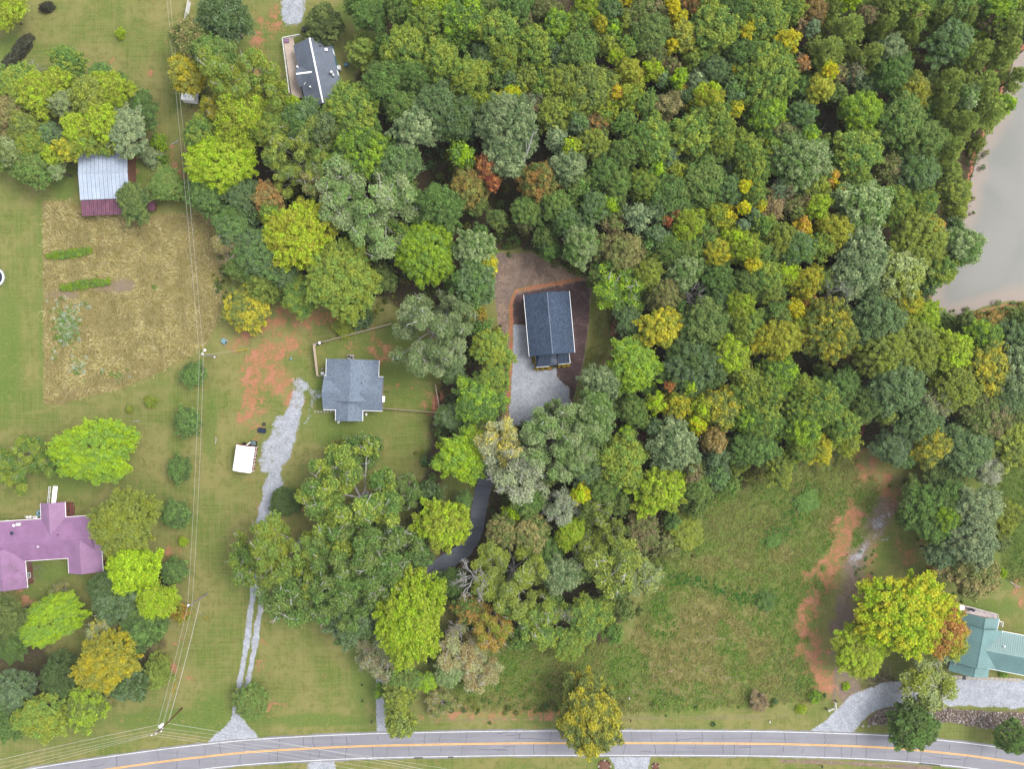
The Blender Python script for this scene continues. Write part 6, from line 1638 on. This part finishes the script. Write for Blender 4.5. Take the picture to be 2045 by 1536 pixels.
MB().ball((0, 0, .85), .42, 12, 7, .8).build('kettle', M['dark'], o); MB().box((0, .6, .5), (.7, .7, .9)).build('cabinet', M['dark'], o)
for k in range(3): MB().tube([(.3 * math.cos(k * 2.1), .3 * math.sin(k * 2.1), 0), (.15 * math.cos(k * 2.1), .15 * math.sin(k * 2.1), .7)], .03, 4).build('leg', M['dark'], o)
o = empty('deck_bench', (*P(572.5, 80.5, 1.2), .95), R(6), 'mauve bench in the upper corner of the trailer house deck', 'bench')
MB().box((0, 0, .42), (1.1, .7, .08)).build('seat', M['purple'], o)
for a in (-.45, .45): MB().box((a, 0, .2), (.08, .6, .4)).build('leg', M['maroon'], o)
# yellow mums around the new porch
for k, (px, py) in enumerate([(1066, 713), (1067, 723), (1072, 736), (1083, 735.5), (1094, 734.5), (1116, 731), (1125, 730.5), (1134, 729.5)]):
    root = empty('flowering_shrub', (*P(px, py), 0), 0, ['uppermost yellow mum on the court side of the navy porch', 'second yellow mum on the court side of the navy porch', 'yellow mum at the corner of the navy porch', 'middle yellow mum in front of the wide porch roof', 'yellow mum nearest the porch entrance', 'yellow mum just past the porch entrance', 'middle yellow mum in front of the small porch roof', 'last yellow mum beside the dark mulch'][k], 'flowers', 'yellow mums round the porch')
    V, F, T = lobed_crown(330 + k, .5, .65, .45, .15, 20, 500, .08, .1, -.3)
    fo = link('foliage', np_mesh('foliage', V, F, M['leaf'], {'tone': T}), root); fo.color = [*lin((120, 140, 40)), 1]; fo.color = [v * ALB for v in lin((110, 130, 40))] + [1]; fo['tint'] = [float(v * ALB * 1.5) for v in lin((240, 205, 20))]
    mb = MB(); r_ = random.Random(k)
    for j in range(44):
        a, q = r_.uniform(0, 6.28), math.sqrt(r_.random()) * .42; mb.ball((q * math.cos(a), q * math.sin(a), .70 - q * q * .9), .085, 6, 4)
    mb.build('blossoms', M['yellow'], root)
# roadside posts and mailboxes
def mailbox(px, py, m, label, ang=0):
    o = empty('mailbox', (*P(px, py), 0), R(ang), label, 'mailbox'); MB().box((0, 0, .5), (.1, .1, 1.0)).build('post', M['wooddark'], o); MB().box((0, .1, 1.1), (.24, .5, .2)).tube([(0, -.15, 1.2), (0, .35, 1.2)], .12, 8).build('box', M[m], o); MB().box((.14, .2, 1.25), (.02, .15, .1)).build('flag', M['rust'], o)
mailbox(744, 1440, 'dark', 'dark mailbox on the grass beside the gravel strip drive'); mailbox(1258, 1437, 'dark', 'black mailbox on the verge past the roadside gold tree'); mailbox(1534, 1439, 'offwhite', 'pale mailbox on the verge at the meadow edge'); mailbox(1638, 1528, 'navy', 'dark blue mailbox on the grass below the road'); mailbox(1255, 1392, 'steel', 'grey marker post box in the meadow margin')
for px, lab in [(1207, 'brown stone ring bed beside the pale side drive below the road'), (1309, 'small stone ring bed across the pale side drive below the road')]:
    o = empty('stone_ring', (*P(px, 1531), 0), 0, lab, 'stone bed'); rr = 1.35 if px < 1250 else .75
    for k in range(12):
        a = k * math.pi / 6; MB().ball((rr * math.cos(a), rr * math.sin(a), .15), .3 if rr > 1 else .2, 6, 4, .7).build('stone', M['brick'] if k % 3 else M['stonepale'], o)
    MB().ball((0, 0, .05), rr * .9, 12, 5, .25).build('soil', M['wooddark'], o)
for px, py, lab in [(724, 1337, 'uppermost of three tiny dark stakes along the gravel strip drive'), (724, 1367, 'middle of three tiny dark stakes along the gravel strip drive'), (725, 1399, 'lowest of three tiny dark stakes along the gravel strip drive')]:
    o = MB().box((0, 0, .4), (.16, .16, .8)).ball((0, 0, .8), .2, 8, 5).build('stake', M['dark']); o.location = (*P(px, py), 0); tag(o, lab, 'stake', 'dark stakes by the gravel strip drive')
o = empty('parked_car', (*P(1854, 1352), 0), R(80), 'white car mostly hidden under the thin tree in front of the green roof', 'car')
MB().box((0, 0, .6), (4.4, 1.75, .6)).build('body', M['white'], o); MB().add([(-1.5, -.8, .9), (1.2, -.8, .9), (1.2, .8, .9), (-1.5, .8, .9), (-1.1, -.65, 1.45), (.6, -.65, 1.45), (.6, .65, 1.45), (-1.1, .65, 1.45)], [(0, 1, 5, 4), (1, 2, 6, 5), (2, 3, 7, 6), (3, 0, 4, 7)]).build('windows', M['glass'], o)
MB().box((-.25, 0, 1.47), (1.75, 1.32, .06)).build('roof', M['white'], o)
for a in (-1.4, 1.4):
    for b in (-.85, .85): MB().tube([(a, b - .1, .33), (a, b + .1, .33)], .33, 14).build('wheel', M['dark'], o)
o = empty('garden_cart', (*P(1898, 1366), 0), R(30), 'white cart on the gravel below the green roof', 'cart'); MB().box((0, 0, .4), (.95, .6, .35)).build('tray', M['white'], o)
for a in (-.35, .35): MB().cyl((a, .25, 0), .15, .3, 10).build('wheel', M['offwhite'], o)
o = MB().box((0, 0, .4), (.7, .5, .8)).build('bin', M['dark']); o.location = (*P(1897, 1323), 0); tag(o, 'black bin at the near wall of the green-roofed house', 'bin')
def lean_trunk(a, b, z0, z1, label):
    o = empty('leaning_snag', P3(*a, 0), 0, label, 'dead tree'); o0 = np.array(o.location)
    s, t_ = np.array(P3(*a, z0)) - o0, np.array(P3(*b, z1)) - o0
    m_ = (s + t_) / 2 + np.array([.5, .1, .3])
    MB().tube([(0, 0, -.1), s * .5, s, m_, t_], [.24, .22, .2, .16, .07], 7).build('trunk', M['barkpale'], o)
    MB().tube([m_, m_ + (t_ - m_) * .5 + np.array([-.9, .3, .3])], [.09, .03], 5).tube([t_ * .8 + m_ * .2, t_ + np.array([1.0, .5, .1])], [.07, .03], 5).build('branch', M['barkpale'], o)
lean_trunk((1031, 350), (1066, 262), 9, 17.5, 'tall bare pale trunk leaning beside the sage crown in the woods')
def limb(px, py, ang, label, s=1.0):
    mb = MB(); mb.tube([(-1.5 * s, 0, .12), (0, .1 * s, .15), (1.4 * s, .5 * s, .1)], [.11, .09, .05], 6).tube([(0, .1 * s, .15), (.8 * s, -.4 * s, .12)], [.07, .03], 5).tube([(.5 * s, .25 * s, .15), (1.2 * s, .9 * s, .1)], [.05, .02], 5)
    o = mb.build('fallen_branch', M['barkpale']); o.location = (*P(px, py), 0); o.rotation_euler = (0, 0, R(ang)); tag(o, label, 'branch')
limb(2028, 1021, 15, 'long bleached branch lying on the grass at the far field edge', 1.2); limb(2026, 1170, -40, 'grey broken branches lying on bare clay above the green roof'); limb(1768, 1078, 5, 'pale stick lying across the farm track', .7); limb(545, 340, 160, 'dead branch on the brown litter under the left trees', 1.2)
limb(351, 285, 20, 'dark broken branch on the grass beneath the power lines', .6); limb(1642, 258, 35, 'grey log in the brown clearing in the woods', 1.1); limb(437, 430, 70, 'dark stump branch on bare straw at the tree edge', .5); limb(432, 880, 75, 'dark weathered branch on the lawn right of the power lines', .5); limb(273, 842, 0, 'dark branch litter on the lawn above the wide lime tree', .5)
o = MB().ball((0, 0, .25), .45, 8, 5, .7).build('boulder', M['stonepale']); o.location = (*P(1771, 915), 0); tag(o, 'pale boulder at the clay track beneath the dark trees', 'boulder')
o = MB().ball((0, 0, .2), .38, 8, 5, .8).build('boulder', M['stonepale']); o.location = (*P(1722, 1450), 0); tag(o, 'pale boulder at the grassy tip beside the gravel drive', 'boulder')
o = MB().ball((0, 0, .2), .33, 8, 5, .8).build('boulder', M['stonepale']); o.location = (*P(1734, 1450), 0); tag(o, 'second pale boulder inward from the grassy tip', 'boulder')
# rip-rap: thousands of broken stones
r = np.random.default_rng(40); Vs, Fs, Cs = [], [], []; base = np.array([(1, 0, 0), (-1, 0, 0), (0, 1, 0), (0, -1, 0), (0, 0, 1), (0, 0, -1)], float)
FF = np.array([(0, 2, 4), (2, 1, 4), (1, 3, 4), (3, 0, 4), (2, 0, 5), (1, 2, 5), (3, 1, 5), (0, 3, 5)]); k = 0
while k < 3200:
    x, y = r.uniform(1722, 2110), r.uniform(1408, 1480)
    if not in_poly(x, y, [(1725, 1442), (1765, 1416), (1880, 1415), (2110, 1432), (2110, 1480), (2045, 1464), (1960, 1456), (1900, 1443), (1742, 1450)]): continue
    s = r.uniform(.07, .24) * (1 if r.random() < .85 else 1.6); wx_, wy_ = P(x, y)
    q = base * s * r.uniform(.6, 1.3, (6, 1)) + np.array([wx_, wy_, s * .35]) + r.normal(0, s * .15, (6, 3)); c = np.array(lin([(196, 180, 172), (168, 150, 142), (214, 202, 196), (146, 124, 118)][r.integers(4)])) * ALB * r.uniform(1.0, 1.5)
    Vs.append(q); Fs.append(FF + 6 * k); Cs.append(np.repeat(np.array([[*c, 1]]), 6, 0)); k += 1
tag(link('riprap_stones', np_mesh('riprap_stones', np.concatenate(Vs), np.concatenate(Fs), M['stones'], {'clump': np.concatenate(Cs)})), kind='stuff')

# ------------------------------------------------------------------ thin afternoon haze over everything
def haze_mat():
    t = NT('thin_haze')
    v = t.n('VolumePrincipled')
    v.inputs['Color'].default_value = (0.93, 0.95, 1.0, 1)
    v.inputs['Density'].default_value = 0.00006
    t.l(v.outputs[0], t.out.inputs['Volume'])
    return t.m
tag(MB().box((0, 0, 84.0), (5200, 5200, 175.0)).build('haze', haze_mat()), kind='stuff')
